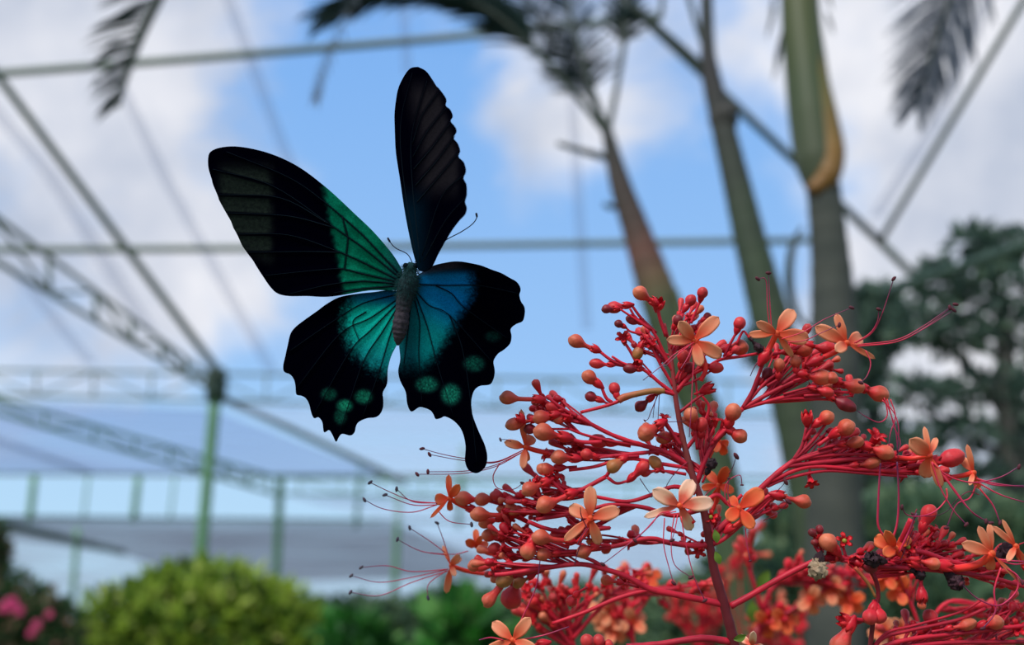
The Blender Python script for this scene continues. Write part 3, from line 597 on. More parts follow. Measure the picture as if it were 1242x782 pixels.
def calyx(parent, q, dirv, r, kind='cup', m='calyx', name='calyx', label=None):
    mt = (frame(dirv) @ Matrix.Rotation(rnd.uniform(0, 6), 3, 'Z') @ Matrix.Diagonal((r, r, r*rnd.uniform(.9, 1.15)))).to_4x4()
    return link(name, calyx_mesh(kind, m), parent, None, q, matrix=mt, label=label)
def bud(pan, x, y, r, path, m='bud', D=DF, cr=None, el=1.0, neck=.3, dz=None, kind='cup', label=None, cm='calyx'):
    """ball at (x, y) of r px; path[0] the calyx, the rest the stalk back to its branch"""
    dz = rnd.uniform(-9, 9) if dz is None else dz
    B = P(x, y, D + dz*S0); C_ = P3((path[0][0], path[0][1], dz*.6), D)
    cr = cr or max(3.4, r*.66)
    L_ = (B-C_).length; ax = (B-C_).normalized(); rr = r*S0
    ts = [0, .15, .3, .45] ; pts = []; rs = []
    c = L_; nk = min(neck*rr*1.05, cr*S0*.8); s0 = 0
    n1_ = 12
    for i in range(n1_):
        s = c*i/n1_; w = sst(c - 1.75*rr, c - .15*rr, s); pts.append(C_ + ax*s); rs.append(nk + (rr-nk)*w)
    for i in range(8):
        a = math.pi/2*i/7; pts.append(B + ax*math.sin(a)*rr*el); rs.append(max(1e-5, rr*math.cos(a)))
    sag = Vector((0, 0, -1))*L_*.06
    pts = [p_ + sag*math.sin(math.pi*i/(len(pts)-1)) for i, p_ in enumerate(pts)]
    mb = MB(); tube(mb, pts, rs, 20, ridge=.05 if m not in ('dried', 'withered') else .14, nr=5, twist=.22)
    if m in ('dried', 'withered'): mb.v = [q_ + Vector(noise.noise_vector(q_*2200))*rr*.5 for q_ in mb.v]
    o = mb.build('bud', M[m], pan.o, origin=C_, label=label)
    calyx(o, C_, ax, cr*S0, kind, m=cm)
    if len(path) > 1:
        mb = MB(); q = [C_ - ax*cr*S0*.8] + [P3((a[0], a[1], dz*.3), D) for a in path[1:]]
        p_, r_ = catmull(q, [max(1.2, cr*.33)*S0 + .25*S0*i for i in range(len(q))], 5); tube(mb, p_, r_, 8); mb.build('stalk', M['stalk'], o)
    return o
def calyxonly(pan, x, y, r, stalk, kind='star', D=DF, m='calyx', face=(0, -1, .1), dz=0, pist=False, name='spent_calyx', label=None):
    C_ = P(x, y, D+dz*S0); f_ = Vector(face).normalized()
    o = calyx(pan.o, C_, f_, r*S0, kind, m, name, label)
    R_ = o.matrix_local.to_3x3()
    if kind == 'star' and pist:
        mb = MB(); ball(mb, Vector((0, 0, .05)), .30); ov = mb.build('ovary', M['pistil'], None, origin=(0, 0, 0)); ov.parent = o; ov.location = (0, 0, 0)
    if stalk:
        mb = MB(); q = [C_ - f_*r*S0*.9] + [P3(a, D) for a in stalk]; p_, r_ = catmull(q, [max(1.1, r*.2)*S0]*len(q), 5); tube(mb, p_, r_, 8); mb.build('stalk', M['stalk'], pan.o)
    return o
def petal(parent, c, tip, w, m, depthsign, D, cup=.18, bend=.0, full=36):
    A = P3(c, D); lx = math.hypot(tip[0]-c[0], tip[1]-c[1]); dz = tip[2] if len(tip) > 2 else depthsign*math.sqrt(max(0, full**2 - lx**2))*.6
    T = P(tip[0], tip[1], D + dz*S0); ax = T-A; L_ = ax.length; ax.normalize(); vw = (A-CAM).normalized()
    x = ax.cross(vw).normalized(); z = x.cross(ax).normalized()   # z towards the viewer or away
    if z.dot(vw) > 0: z = -z
    n = 11; k = 6; v = []; f = []; t = []; th = .11*S0*3
    for side in (1, -1):
        for i in range(n):
            u = i/(n-1); wd = w*.5*S0*(.26 + .74*sst(0, .5, u)) * (math.sqrt(max(0, 1-((u-.62)/.38)**2.6)) if u > .62 else 1)
            wd = max(wd, .02*w*S0)
            for j in range(k+1):
                s = (j/k)*2-1
                hgt = cup*wd*(s*s) - .16*L_*bend*(u*u) + .05*L_*math.sin(math.pi*u) + .035*w*S0*math.cos(s*9)*u
                v.append(A + ax*(L_*u) + x*(wd*s) + z*(hgt + side*th*.5)); t.append(min(1, max(0, u*.9 + .35*abs(s)*u)))
    N = n*(k+1)
    for i in range(n-1):
        for j in range(k):
            a = i*(k+1)+j; f.append((a, a+1, a+k+2, a+k+1)); f.append((N+a, N+a+k+1, N+a+k+2, N+a+1))
    rim = [i*(k+1) for i in range(n)] + [(n-1)*(k+1)+j for j in range(1, k+1)] + [i*(k+1)+k for i in range(n-2, -1, -1)]
    for a, b in zip(rim, rim[1:]): f.append((a, b, N+b, N+a))
    mb = MB(); mb.add(v, f, t); return mb.build('petal', M[m], parent, origin=A)
def stamen(parent, pts, D, w=.75, dz=(0, -6), anther=3.3, m='filament', am='anther', flat=1.8):
    k = len(pts); q = [P(a[0], a[1], D + (dz[0]+(dz[1]-dz[0])*i/(k-1))*S0) for i, a in enumerate(pts)]
    p_, r_ = catmull(q, [(w*(1-.35*i/(k-1)))*S0 for i in range(k)], 7); mb = MB(); tube(mb, p_, r_, 6)
    st = mb.build('stamen', M[m], parent, origin=q[0])
    if anther:
        mb = MB(); tg = (p_[-1]-p_[-2]).normalized(); sx = tg.cross(Vector((0, 1, 0))).normalized(); ax = (sx*rnd.uniform(.2, 1) + tg*rnd.uniform(-1, 1)).normalized()
        ball(mb, p_[-1], anther*.62*S0, ax, flat, 10, 7); mb.build('anther', M[am], parent, origin=q[-1])
    return st
def flower(pan, c, petals, tubep, st=(), D=DF, w=14, m='petal', tw=(2.6, 3.4), cr=6, dz=0, sdz=(0, -10), bend=.2, sw=.75, sm='filament', am='anther', anther=3.3, cal=True, full=36, signs=None, label=None):
    D = D + dz*S0
    q = [P3(a, D + (6*S0 if i < len(tubep)-1 or len(tubep) == 1 else 8*S0)) for i, a in enumerate(tubep[::-1])] + [P3(c, D)]
    mb = MB(); p_, r_ = catmull(q, [(tw[0]+(tw[1]-tw[0])*i/(len(q)-1))*S0 for i in range(len(q))], 8)
    r_[-1] *= 1.15; tube(mb, p_, r_, 12)
    o = mb.build('open_flower', M['tube'], pan.o, origin=q[0], label=label)
    if cal: calyx(o, q[0], (q[1]-q[0]), cr*S0, 'cup')
    mb = MB(); ball(mb, P3(c, D) , tw[1]*1.05*S0); mb.build('throat', M['petal_hot'], o, origin=P3(c, D))
    for i, pt in enumerate(petals):
        sg = signs[i] if signs else (-1 if i % 2 else 1)
        petal(o, c, pt[:2] if len(pt) < 4 else (pt[0], pt[1], pt[3]), pt[2] if len(pt) > 2 else w, m, sg, D, bend=bend, full=full)
    for s in st: stamen(o, s, D, sw, sdz, anther, sm, am)
    return o
def fill(pan, cx, cy, rx, ry, n, hub, D=DF+.012, r=(4, 7.2), spread=6, kinds=('ball', 'cup', 'cup'), long=1.0, away=1.0, stalks=True):
    """crowded small red buds and calyces, each on its own stalk from near the hub"""
    for i in range(int(n*1.3)):
        a = rnd.uniform(0, 2*math.pi); k = math.sqrt(rnd.random()); x = cx+rx*k*math.cos(a); y = cy+ry*k*math.sin(a); dz = rnd.uniform(-14, 26)
        h = (hub[0]+rnd.gauss(0, spread), hub[1]+rnd.gauss(0, spread*.6))
        C_ = P(x, y, D+dz*S0); H = P(h[0], h[1], D+dz*.4*S0)
        H = min(PTS[pan], key=lambda q_: (q_-H).length) if pan in PTS else H
        dr = (C_-H).normalized() + Vector((rnd.gauss(0, .3), rnd.gauss(0, .25), rnd.gauss(0, .3)+.1)); dr.normalize(); rr = rnd.uniform(*r)*S0
        q = rnd.random()
        if q < .45:     # long closed corolla bud
            ln = rr*rnd.uniform(3.2, 6)*long; pts = []; rs = []
            for j in range(12):
                u = j/11; pts.append(C_ + dr*ln*u); rs.append(rr*(.34 + .5*sst(.25, .8, u))*(math.sqrt(max(0, 1-((u-.8)/.2)**2)) if u > .8 else 1)+1e-6)
            mb = MB(); tube(mb, pts, rs, 12, ridge=.05, twist=.2); o = mb.build('bud', M[rnd.choice(['bud_red', 'bud_red', 'bud'])], pan.o, origin=C_); calyx(o, C_, dr, rr*.7, 'cup')
        elif q < .75: o = calyx(pan.o, C_, dr, rr*.85, 'ball', name='closed_calyx')
        else:
            f_ = (dr + Vector((0, -.8, 0))).normalized(); o = calyx(pan.o, C_, f_, rr*1.25, 'star', name='spent_calyx')
        if stalks:
            mid = C_.lerp(H, .5) + Vector((0, 0, -1))*rnd.uniform(-2, 3)*S0
            mb = MB(); p_, r_ = catmull([C_ - dr*rr*.6, mid, H], [1.2*S0, 1.3*S0, 1.5*S0], 4); tube(mb, p_, r_, 6); mb.build('stalk', M['stalk'], pan.o)

A = Panicle(P(890, 790, DF), 'sharp red pagoda flower panicle with orange star flowers, in front')
# main stem and branches
branch(A, [(893, 800), (888, 770), (876, 725), (866, 690), (860, 655), (852, 612), (838, 570), (828, 530), (820, 486), (816, 450), (812, 420), (806, 392)], (7.2, 1.7), m='stem', name='stem', n=8)
for pts, w in (
    ([(818, 478), (800, 464), (780, 448), (757, 441), (742, 432)], (2.6, 1.4)), ([(816, 450), (806, 430), (792, 402), (772, 386), (764, 374)], (2.4, 1.4)), ([(812, 425), (822, 400), (834, 385)], (2.2, 1.4)),
    ([(814, 445), (800, 425), (785, 412), (776, 402)], (2.2, 1.3)), ([(818, 470), (800, 440), (790, 420)], (2.2, 1.3)), ([(820, 474), (838, 455), (858, 445), (874, 436), (900, 432), (927, 427)], (2.6, 1.7)), ([(820, 470), (842, 462), (862, 450)], (2, 1.3)),
    ([(820, 478), (800, 474), (780, 476), (757, 484), (735, 492), (704, 500)], (3.0, 2.0)), ([(824, 500), (850, 480), (868, 474)], (2, 1.3)), ([(845, 585), (862, 545), (884, 512), (901, 495)], (3.4, 3.0)),
    ([(901, 495), (912, 476), (920, 455), (927, 437), (936, 425)], (3, 2)), ([(901, 495), (935, 476), (965, 462), (1000, 455)], (3, 2)), ([(901, 495), (945, 483), (988, 474), (1030, 476)], (2.8, 1.8)),
    ([(901, 495), (930, 462), (950, 450)], (2, 1.6)), ([(901, 495), (950, 484), (1000, 484), (1022, 486)], (2.2, 1.6)), ([(862, 652), (890, 625), (922, 593), (945, 572), (965, 557)], (4.2, 3.2)),
    ([(963, 557), (973, 540), (978, 518)], (2.4, 1.6)), ([(963, 557), (985, 535), (1003, 512)], (2.6, 1.8)), ([(960, 560), (1000, 548), (1040, 538)], (3.2, 2.2)), ([(955, 565), (1000, 560), (1050, 556), (1100, 560)], (3.2, 2.4)),
    ([(935, 583), (980, 566), (1040, 569), (1100, 572)], (3, 2.4)), ([(930, 590), (955, 580), (1000, 571), (1050, 574), (1100, 578)], (2.2, 1.6)), ([(963, 557), (1000, 545), (1030, 530)], (2.2, 1.6)), ([(970, 556), (1020, 551), (1070, 552)], (2.4, 1.7)),
    ([(868, 658), (845, 662), (812, 658), (793, 653), (773, 655), (747, 662), (705, 668), (655, 668)], (3.6, 2.4)), ([(838, 566), (810, 549), (780, 540), (742, 527), (700, 505)], (3.6, 2.4)), ([(780, 540), (748, 536), (712, 528), (690, 520)], (2.2, 1.6)),
    ([(800, 547), (770, 550), (735, 553), (700, 548)], (2.8, 2)), ([(838, 568), (800, 562), (760, 556), (720, 566), (690, 570)], (2.6, 2)), ([(700, 505), (682, 495), (662, 480)], (2.2, 1.6)),
    ([(843, 598), (818, 590), (790, 600), (760, 608), (720, 602), (690, 600)], (3.0, 2.0)), ([(850, 618), (815, 625), (780, 615), (740, 612), (700, 622), (650, 630)], (3.2, 2.2)), ([(640, 632), (660, 640), (690, 645), (740, 640)], (2.6, 2.6)),
    ([(878, 733), (850, 727), (815, 720), (788, 714), (762, 700), (740, 692), (705, 684), (665, 688), (620, 695), (600, 697)], (4.4, 2.6)), ([(790, 714), (750, 725), (710, 742), (670, 756)], (3, 2.2)),
    ([(740, 692), (715, 678), (690, 672), (655, 676)], (2.6, 1.8)), ([(886, 735), (910, 722), (948, 700), (985, 682), (1010, 676), (1060, 682)], (4.0, 3.4)), ([(1000, 678), (1060, 676), (1110, 668), (1150, 680), (1195, 690)], (3.4, 3.0)),
    ([(1040, 684), (1090, 688), (1150, 693), (1200, 700), (1245, 712)], (3, 2.6)), ([(886, 778), (850, 774), (800, 781), (760, 784)], (4.4, 3.6)), ([(852, 610), (870, 600), (885, 612), (900, 600)], (3, 2)), ([(846, 585), (826, 560), (812, 545)], (2.4, 2)),
    ([(865, 660), (880, 652), (905, 630), (930, 606), (940, 602)], (3, 2)), ([(832, 545), (850, 520), (860, 495), (852, 480)], (2.6, 1.6)), ([(846, 580), (855, 560), (868, 535), (880, 525)], (2.2, 1.8)), ([(735, 578), (747, 562), (770, 554)], (2.4, 2.6)),
    ([(650, 612), (680, 604), (705, 594), (735, 578)], (2.4, 3))): branch(A, pts, w)
branch(A, [(750, 486), (758, 481), (775, 477), (792, 474), (806, 474)], (4.2, 3.4), D=DF-.002, m='bud_olive', name='bract')
# buds: x, y, r, path, kwargs
def rows(pan, rs, D=DF):
    for x, y, r, path, *kw in rs: bud(pan, x, y, r, path, D=D, **(kw[0] if kw else {}))
rows(A, [
 (698, 412, 8.6, [(723, 424), (742, 437), (757, 443)]), (724, 440, 6.4, [(742, 442), (757, 444)], dict(m='bud_red', el=1.5)), (764, 446, 6.6, [(777, 447), (790, 457)], dict(m='bud_dark', el=1.3)), (714, 456, 8.6, [(726, 466), (735, 482), (742, 488)]),
 (776, 354, 8.6, [(794, 367), (800, 385), (808, 408)], dict(cr=6)), (745, 372, 7.6, [(762, 370), (778, 386), (796, 404)], dict(m='bud_red', el=1.3)), (735, 374, 5.6, [(748, 374), (766, 384), (790, 400)], dict(m='bud_dark')),
 (767, 387, 6.4, [(778, 391), (794, 402)], dict(m='bud_dark', el=1.3)), (750, 392, 5, [(757, 396), (765, 402), (778, 405)], dict(m='bud_dark')), (773, 428, 6.8, [(778, 418), (790, 414)], dict(m='bud_olive', el=1.3)),
 (852, 354, 6.6, [(850, 362), (842, 382), (838, 392)], dict(m='bud_red')), (838, 363, 6.8, [(831, 374), (826, 390)], dict(m='bud_red')), (822, 387, 6, [(818, 396), (814, 412)], dict(m='bud_dark')), (858, 383, 4.8, [(852, 388), (843, 396)], dict(m='bud_dark')),
 (868, 445, 7, [(854, 444), (838, 454)], dict(el=1.4, m='bud_red')), (829, 431, 7.6, [(826, 444), (820, 460)], dict(m='bud_red')), (836, 445, 7, [(828, 456), (822, 466)], dict(m='bud_dark')), (898, 420, 9.6, [(879, 423), (872, 436)]),
 (897, 391, 7.4, [(894, 400), (884, 420), (878, 433)], dict(m='bud_red')), (945, 441, 7, [(944, 456), (930, 468)]), (965, 437, 7, [(966, 450), (950, 466)]), (976, 422, 9.4, [(955, 426), (936, 430)]), (1003, 421, 8.6, [(980, 418), (952, 428)], dict(m='bud_red', el=1.5)),
 (996, 456, 9.8, [(972, 453), (948, 466)], dict(el=1.3)), (1009, 457, 7.4, [(988, 455), (962, 462)]), (930, 452, 6, [(922, 463), (914, 476)], dict(m='bud_dark', el=1.4)), (1037, 467, 9, [(1014, 462), (990, 464)], dict(el=1.4)),
 (1066, 476, 10, [(1045, 470), (1010, 468)], dict(el=1.3)), (1024, 489, 8, [(1006, 480), (975, 480)], dict(m='bud_dark', el=2)), (1002, 474, 6, [(985, 470), (950, 478)], dict(m='bud_red', el=1.6)),
 (889, 498, 10, [(884, 514), (866, 535)], dict(dz=-12)), (838, 502, 8.6, [(842, 516), (846, 545)], dict(dz=-12)), (851, 513, 7.6, [(850, 527), (848, 545)], dict(m='bud_red')), (898, 528, 8.8, [(884, 521), (862, 540)], dict(dz=-8)),
 (783, 524, 10.5, [(802, 513), (815, 524), (826, 540)], dict(dz=-14, cr=6.5)), (806, 530, 7.8, [(818, 528), (828, 540)], dict(el=1.4)), (795, 561, 7.4, [(801, 568), (815, 572), (832, 575)], dict(m='bud_olive', el=1.4)), (782, 572, 5.5, [(798, 570), (818, 575)], dict(m='bud_red')),
 (1003, 505, 8.6, [(990, 514), (975, 535)], dict(dz=-4)), (1027, 517, 10, [(1012, 526), (992, 540)], dict(dz=-12)), (1038, 535, 7.4, [(1020, 538), (992, 545)], dict(el=1.3)), (1073, 547, 9, [(1049, 540), (1010, 545)], dict(el=1.3, dz=-8)),
 (1056, 560, 7, [(1035, 564), (1000, 566)], dict(el=1.8)), (1153, 554, 11, [(1130, 560), (1100, 566)], dict(el=1.6, m='bud_red', dz=2)), (975, 606, 8.6, [(942, 600), (925, 606), (905, 622)], dict(cr=7)),
 (615, 480, 8.8, [(654, 484), (672, 492), (690, 500)], dict(dz=6)), (624, 513, 8, [(648, 508), (675, 508)], dict(el=1.5, dz=12)), (655, 505, 9, [(674, 502), (695, 506)], dict(dz=2)), (658, 522, 11, [(686, 530), (706, 536), (730, 536)], dict(dz=-12)),
 (642, 519, 6.6, [(662, 520), (690, 520)], dict(m='bud_dark', dz=12)), (677, 553, 9, [(699, 556), (725, 553)], dict(dz=-8)), (711, 550, 7, [(722, 554), (745, 553)], dict(dz=-4, m='bud_red')), (726, 534, 8.6, [(742, 537), (765, 541)], dict(m='bud_red', el=1.4)), (677, 508, 6, [(690, 508), (705, 512)]),
 (661, 568, 8, [(680, 567), (700, 566)], dict(dz=4)), (641, 592, 9.2, [(664, 583), (676, 590), (690, 602)], dict(dz=-6)), (658, 568, 7.4, [(668, 577), (684, 592)], dict(dz=4)), (660, 610, 10.4, [(694, 598), (706, 594)], dict(dz=-14)),
 (655, 649, 9.6, [(692, 656), (710, 662)], dict(dz=-14)), (640, 668, 9.6, [(646, 655), (664, 654), (690, 664)], dict(dz=-12)), (658, 671, 7.6, [(675, 670), (700, 668)]), (707, 668, 8.2, [(722, 662), (740, 661)], dict(dz=-10)), (743, 565, 8.4, [(757, 556), (775, 553)], dict(m='bud_olive', dz=-6, neck=.5)),
 (780, 565, 7.6, [(765, 580), (748, 586), (737, 579)], dict(m='bud_red', dz=-10, neck=.6)), (668, 492, 6, [(682, 497), (700, 503)], dict(m='bud_red')),
 (1004, 656, 10.5, [(1014, 668), (1022, 678)], dict(dz=-14)), (1127, 620, 9.4, [(1119, 640), (1105, 662)], dict(m='bud_red', dz=4, neck=.5)), (1132, 682, 7.4, [(1108, 678), (1080, 680)], dict(el=1.2, dz=-8)), (985, 645, 5, [(990, 652), (996, 668)], dict(m='bud_dark')),
 (994, 641, 5, [(995, 650), (998, 668)], dict(m='bud_dark')), (988, 657, 4.6, [(993, 660), (998, 670)], dict(m='bud_dark')), (1118, 733, 5.5, [(1118, 720), (1117, 708), (1116, 690)], dict(cr=7, cm='calyx')), (735, 702, 6.6, [(752, 706), (775, 712)], dict(D=.43) if False else dict(dz=24)),
 (893, 423, 5, [(884, 430), (876, 436)], dict(m='bud_red')), (716, 480, 6.5, [(728, 485), (738, 490)], dict(m='bud_dark')), (745, 470, 7, [(748, 480), (752, 486)], dict(m='bud_red')), (776, 492, 7, [(790, 482), (802, 476)], dict(m='bud_dark', dz=10)),
 (1056, 686, 8, [(1040, 682), (1020, 680)], dict(m='bud_dark', dz=-6)), (693, 728, 7, [(700, 720), (712, 712)], dict(m='bud_red', dz=20)),
])
LD = DF + .018      # the left fringe stands a little further back
rows(A, [(562, 603, 9.4, [(585, 606), (610, 612)], dict(el=1.2)), (584, 604, 8.6, [(612, 602), (635, 610)]), (580, 621, 9.6, [(622, 624), (640, 632)], dict(dz=-18)), (588, 632, 8.4, [(608, 628), (625, 632)]), (613, 635, 6.4, [(620, 628), (640, 634)], dict(m='bud_red')),
 (592, 648, 8.2, [(606, 652), (620, 660), (640, 668)]), (575, 684, 8.2, [(600, 684), (625, 688)]), (592, 727, 8.8, [(612, 704), (625, 698)], dict(dz=-14, neck=.5)), (612, 702, 9, [(628, 694), (640, 692)], dict(dz=-16, m='bud_olive', el=1.4)), (620, 724, 14, [(628, 700), (640, 692)], dict(m='bud_red', dz=30)),
 (603, 600, 7, [(625, 606), (650, 610)], dict(m='bud_red', el=1.3)), (610, 616, 6, [(630, 616), (650, 620)], dict(el=1.4)), (600, 664, 8, [(618, 670), (640, 676)], dict(m='bud_red')), (628, 706, 7, [(645, 698), (660, 692)], dict(m='bud_olive'))], LD)
# dried and spent ones
bud(A, 991, 691, 10.5, [(994, 676), (990, 664), (986, 655)], m='dried', dz=-20, label='dry brown papery fruit', el=1.0, cm='withered'); bud(A, 920, 421, 5, [(908, 408), (901, 402), (893, 418)], m='withered', el=1.8, dz=-6, cr=2.0, label='withered dark bud on a thread')
bud(A, 1160, 706, 8.5, [(1150, 696), (1140, 690)], m='withered', dz=-8, label='withered black bud', cm='withered'); bud(A, 1057, 677, 8.5, [(1070, 680), (1085, 684)], m='withered', dz=-14, label='withered purple bud', cm='withered'); bud(A, 1220, 666, 8, [(1210, 676), (1200, 684)], m='withered', dz=8, label='withered dark bud', cm='withered')
bud(A, 863, 561, 6, [(858, 572), (852, 585)], m='withered', dz=-14, label='withered black bud', cm='withered'); bud(A, 1116, 696, 6, [(1105, 690), (1095, 688)], m='withered', dz=0, label='withered dark bud', cm='withered')
for x, y, r, st, kw in [
 (756, 410, 9.5, [(764, 425), (772, 440)], dict(face=(-.3, -1, .5))), (798, 371, 7.5, None, dict(face=(.1, -1, .4), kind='cup')), (979, 509, 7.5, [(976, 535)], dict(face=(-.1, -.6, .8), kind='cup')), (862, 627, 9, [(858, 645)], dict(pist=True, face=(0, -1, .25))),
 (847, 668, 9.5, [(852, 655)], dict(face=(-.2, -.7, -.8))), (1024, 656, 10, [(1026, 675)], dict(pist=True, face=(0, -1, .5))), (1101, 663, 11, [(1106, 680)], dict(pist=True, face=(-.1, -1, .3))), (984, 585, 9, [(982, 570)], dict(face=(.1, -.5, -1))), (1063, 530, 13, [(1045, 545)], dict(face=(.3, -.7, .6))),
 (857, 472, 7.5, [(842, 478)], dict(face=(.8, -.4, .3), kind='cup')), (868, 510, 7.5, [(858, 535)], dict(face=(.1, -.5, 1))), (878, 512, 8, [(864, 535)], dict(face=(.4, -.5, 1))), (887, 520, 8, [(870, 535)], dict(face=(1, -.5, .5))), (790, 417, 9, [(802, 440)], dict(face=(-.5, -.7, .6))),
 (780, 414, 7, [(796, 430)], dict(face=(-.8, -.5, .2))), (1010, 676, 8, [(1030, 682)], dict(face=(-.5, -.8, .2), kind='cup')), (1036, 680, 9, [(1045, 686)], dict(face=(-.2, -1, -.3), kind='cup')), (757, 706, 8, [(780, 712)], dict(face=(-.6, -.6, -.2), dz=26)),
 (775, 440, 6, [(790, 452)], dict(face=(-.5, -.6, -.4), kind='cup')), (797, 520, 8, [(812, 534)], dict(face=(.6, -.6, .8))), (806, 506, 7.5, [(818, 530)], dict(face=(.2, -.6, 1))), (688, 505, 8, [(702, 512)], dict(face=(-.6, -.6, .6))), (632, 508, 6, None, dict(face=(-.6, -.4, .6), kind='cup')),
 (665, 575, 8, [(685, 592)], dict(face=(-.2, -.6, .8))), (676, 577, 8, [(690, 594)], dict(face=(.5, -.6, .8))), (650, 582, 7, [(668, 590)], dict(face=(-.8, -.4, .6)))]:
    calyxonly(A, x, y, r, st, **kw)
# open flowers
flower(A, (842, 413), [(824, 390, 15), (872, 384, 17), (876, 432, 17), (850, 444, 13), (809, 412, 13)], [(850, 428), (856, 446), (850, 462)], [[(842, 415), (820, 428), (803, 443), (780, 461)], [(840, 416), (822, 430), (806, 445)], [(840, 420), (834, 434), (825, 448)], [(842, 430), (840, 460), (838, 500), (836, 530)]], sdz=(-3, -16), dz=-14, signs=[-1, -1, -1, -1, -1], anther=0, cal=False)
flower(A, (942, 404), [(963, 375, 18), (918, 391, 12), (907, 406, 10), (982, 411, 19), (962, 433, 8)], [(934, 420), (926, 434)], [[(934, 400), (931, 375), (929, 340), (919, 338)], [(936, 400), (934, 370), (932, 331)], [(948, 411), (975, 402), (1000, 387), (1033, 373)], [(955, 415), (975, 413), (993, 405), (1018, 394)], ], sdz=(-4, -14), dz=-12, tw=(4, 3.5), cr=8, full=38)
flower(A, (1027, 416), [(1014, 380, 11), (989, 396, 17), (1046, 408, 18), (1014, 425, 14), (1062, 435, 7)], [(1012, 427), (988, 438)], [[(1036, 416), (1055, 404), (1064, 390), (1066, 375)], [(1038, 416), (1058, 403), (1070, 380), (1084, 338)], [(1040, 418), (1087, 412), (1119, 396), (1152, 373)], [(1042, 419), (1089, 414), (1122, 397), (1159, 369)], [(1040, 420), (1085, 415), (1116, 401), (1157, 376)], [(1050, 425), (1056, 440), (1052, 455), (1044, 464)]], sdz=(-4, -12), dz=-12, tw=(3.2, 4), cr=7.5)
flower(A, (824, 613), [(840, 581, 18), (792, 594, 18), (866, 609, 18), (781, 627, 9), (839, 644, 14)], [(832, 622), (842, 634)], [[(820, 620), (800, 625), (780, 645), (752, 668), (731, 684)], [(812, 620), (800, 623), (790, 636), (770, 655)], [(806, 628), (805, 660), (812, 690), (817, 707)], [(818, 624), (814, 655), (818, 684), (838, 700)], [(826, 626), (832, 660), (842, 700), (855, 728)], [(822, 624), (819, 640), (815, 655)]], m='petal_pale', sdz=(-4, -14), dz=-24, full=38, cal=False, bend=.3)
flower(A, (716, 628), [(716, 589, 16), (752, 618, 17), (690, 614, 16), (684, 656, 11), (727, 661, 13)], [(712, 645), (700, 658)], [[(712, 640), (705, 625), (704, 615)], [(714, 640), (706, 655), (700, 672), (697, 685)], [(712, 640), (704, 652), (700, 660)]], sdz=(-4, -12), dz=-22, sm='filament_dark', anther=0, cal=False)
flower(A, (896, 616), [(926, 594, 20), (914, 641, 15), (885, 602, 12), (882, 630, 16)], [(900, 630), (884, 642)], [[(890, 622), (880, 605), (882, 585), (897, 576), (900, 588)], [(888, 622), (883, 600), (884, 580)], [(904, 640), (906, 660), (910, 680)]], m='petal_hot', sdz=(-4, -10), dz=-14, anther=2)
flower(A, (1128, 552), [(1121, 517, 7), (1104, 533, 19), (1121, 580, 17), (1142, 592, 11), (1136, 530, 8)], [(1104, 556), (1080, 553)], [[(1130, 560), (1150, 577), (1180, 585), (1212, 579), (1236, 566)], [(1130, 560), (1140, 590), (1156, 618), (1172, 636)], [(1134, 562), (1155, 592), (1176, 618), (1196, 632)], [(1136, 564), (1158, 594), (1180, 622), (1202, 634)], [(1148, 592), (1148, 605), (1134, 620), (1116, 626), (1100, 624), (1094, 615)]], sdz=(-2, -12), dz=-12, sw=1.05, cr=6)
flower(A, (1181, 573), [(1165, 554, 10), (1173, 539, 7), (1187, 593, 9), (1176, 588, 6)], [(1165, 577), (1144, 579)], [[(1184, 580), (1206, 586), (1246, 591)], [(1184, 580), (1206, 588), (1246, 589)], [(1184, 584), (1214, 600), (1250, 611)], [(1188, 592), (1204, 612), (1213, 634)], [(1184, 588), (1176, 604), (1160, 612), (1148, 640)]], sdz=(0, -10), dz=-2, sw=1.1)
flower(A, (637, 542), [(632, 496, 9), (612, 536, 11), (646, 528, 15), (634, 568, 10), (640, 560, 8)], [(650, 546), (672, 551)], [[(634, 546), (600, 560), (565, 556), (538, 551), (512, 544)], [(634, 546), (600, 561), (560, 558), (521, 551)], [(634, 548), (600, 564), (565, 571), (519, 572)], [(634, 548), (600, 566), (560, 574), (506, 575)], [(606, 562), (598, 578), (604, 592), (623, 593), (634, 586)]], D=DF+.006, sdz=(0, 6), tw=(3.4, 3), m='petal', dz=0)
flower(A, (545, 604), [(544, 575, 8), (557, 588, 11), (527, 606, 15), (522, 628, 5), (546, 620, 8)], [(558, 612), (574, 618)], [[(530, 610), (500, 607), (472, 596), (449, 585)], [(530, 610), (500, 608), (481, 593)], [(530, 612), (500, 612), (467, 600)], [(530, 612), (500, 621), (465, 617), (442, 606)], [(530, 618), (545, 632), (572, 636)]], D=LD, m='petal_hot', am='anther_grey', tw=(3.2, 3))
flower(A, (578, 662), [(577, 641, 9), (565, 656, 12), (593, 659, 10), (584, 650, 8)], [(590, 670), (606, 674)], [[(568, 668), (550, 672), (520, 670)]], D=DF+.05, m='petal_hot', anther=0)
flower(A, (547, 686), [(537, 661, 6), (557, 673, 10), (541, 720, 10), (552, 698, 8), (560, 676, 7)], [(570, 693), (602, 697)], [[(544, 690), (500, 693), (470, 686), (438, 688)], [(544, 690), (500, 700), (460, 706), (426, 698)], [(544, 692), (500, 706), (460, 722), (425, 718)], [(540, 670), (520, 655), (497, 640)], [(542, 673), (510, 668), (482, 654)], [(544, 675), (538, 655), (530, 634)], [(541, 692), (520, 708), (519, 725)]], D=DF+.045, am='anther_grey', tw=(3.2, 3))
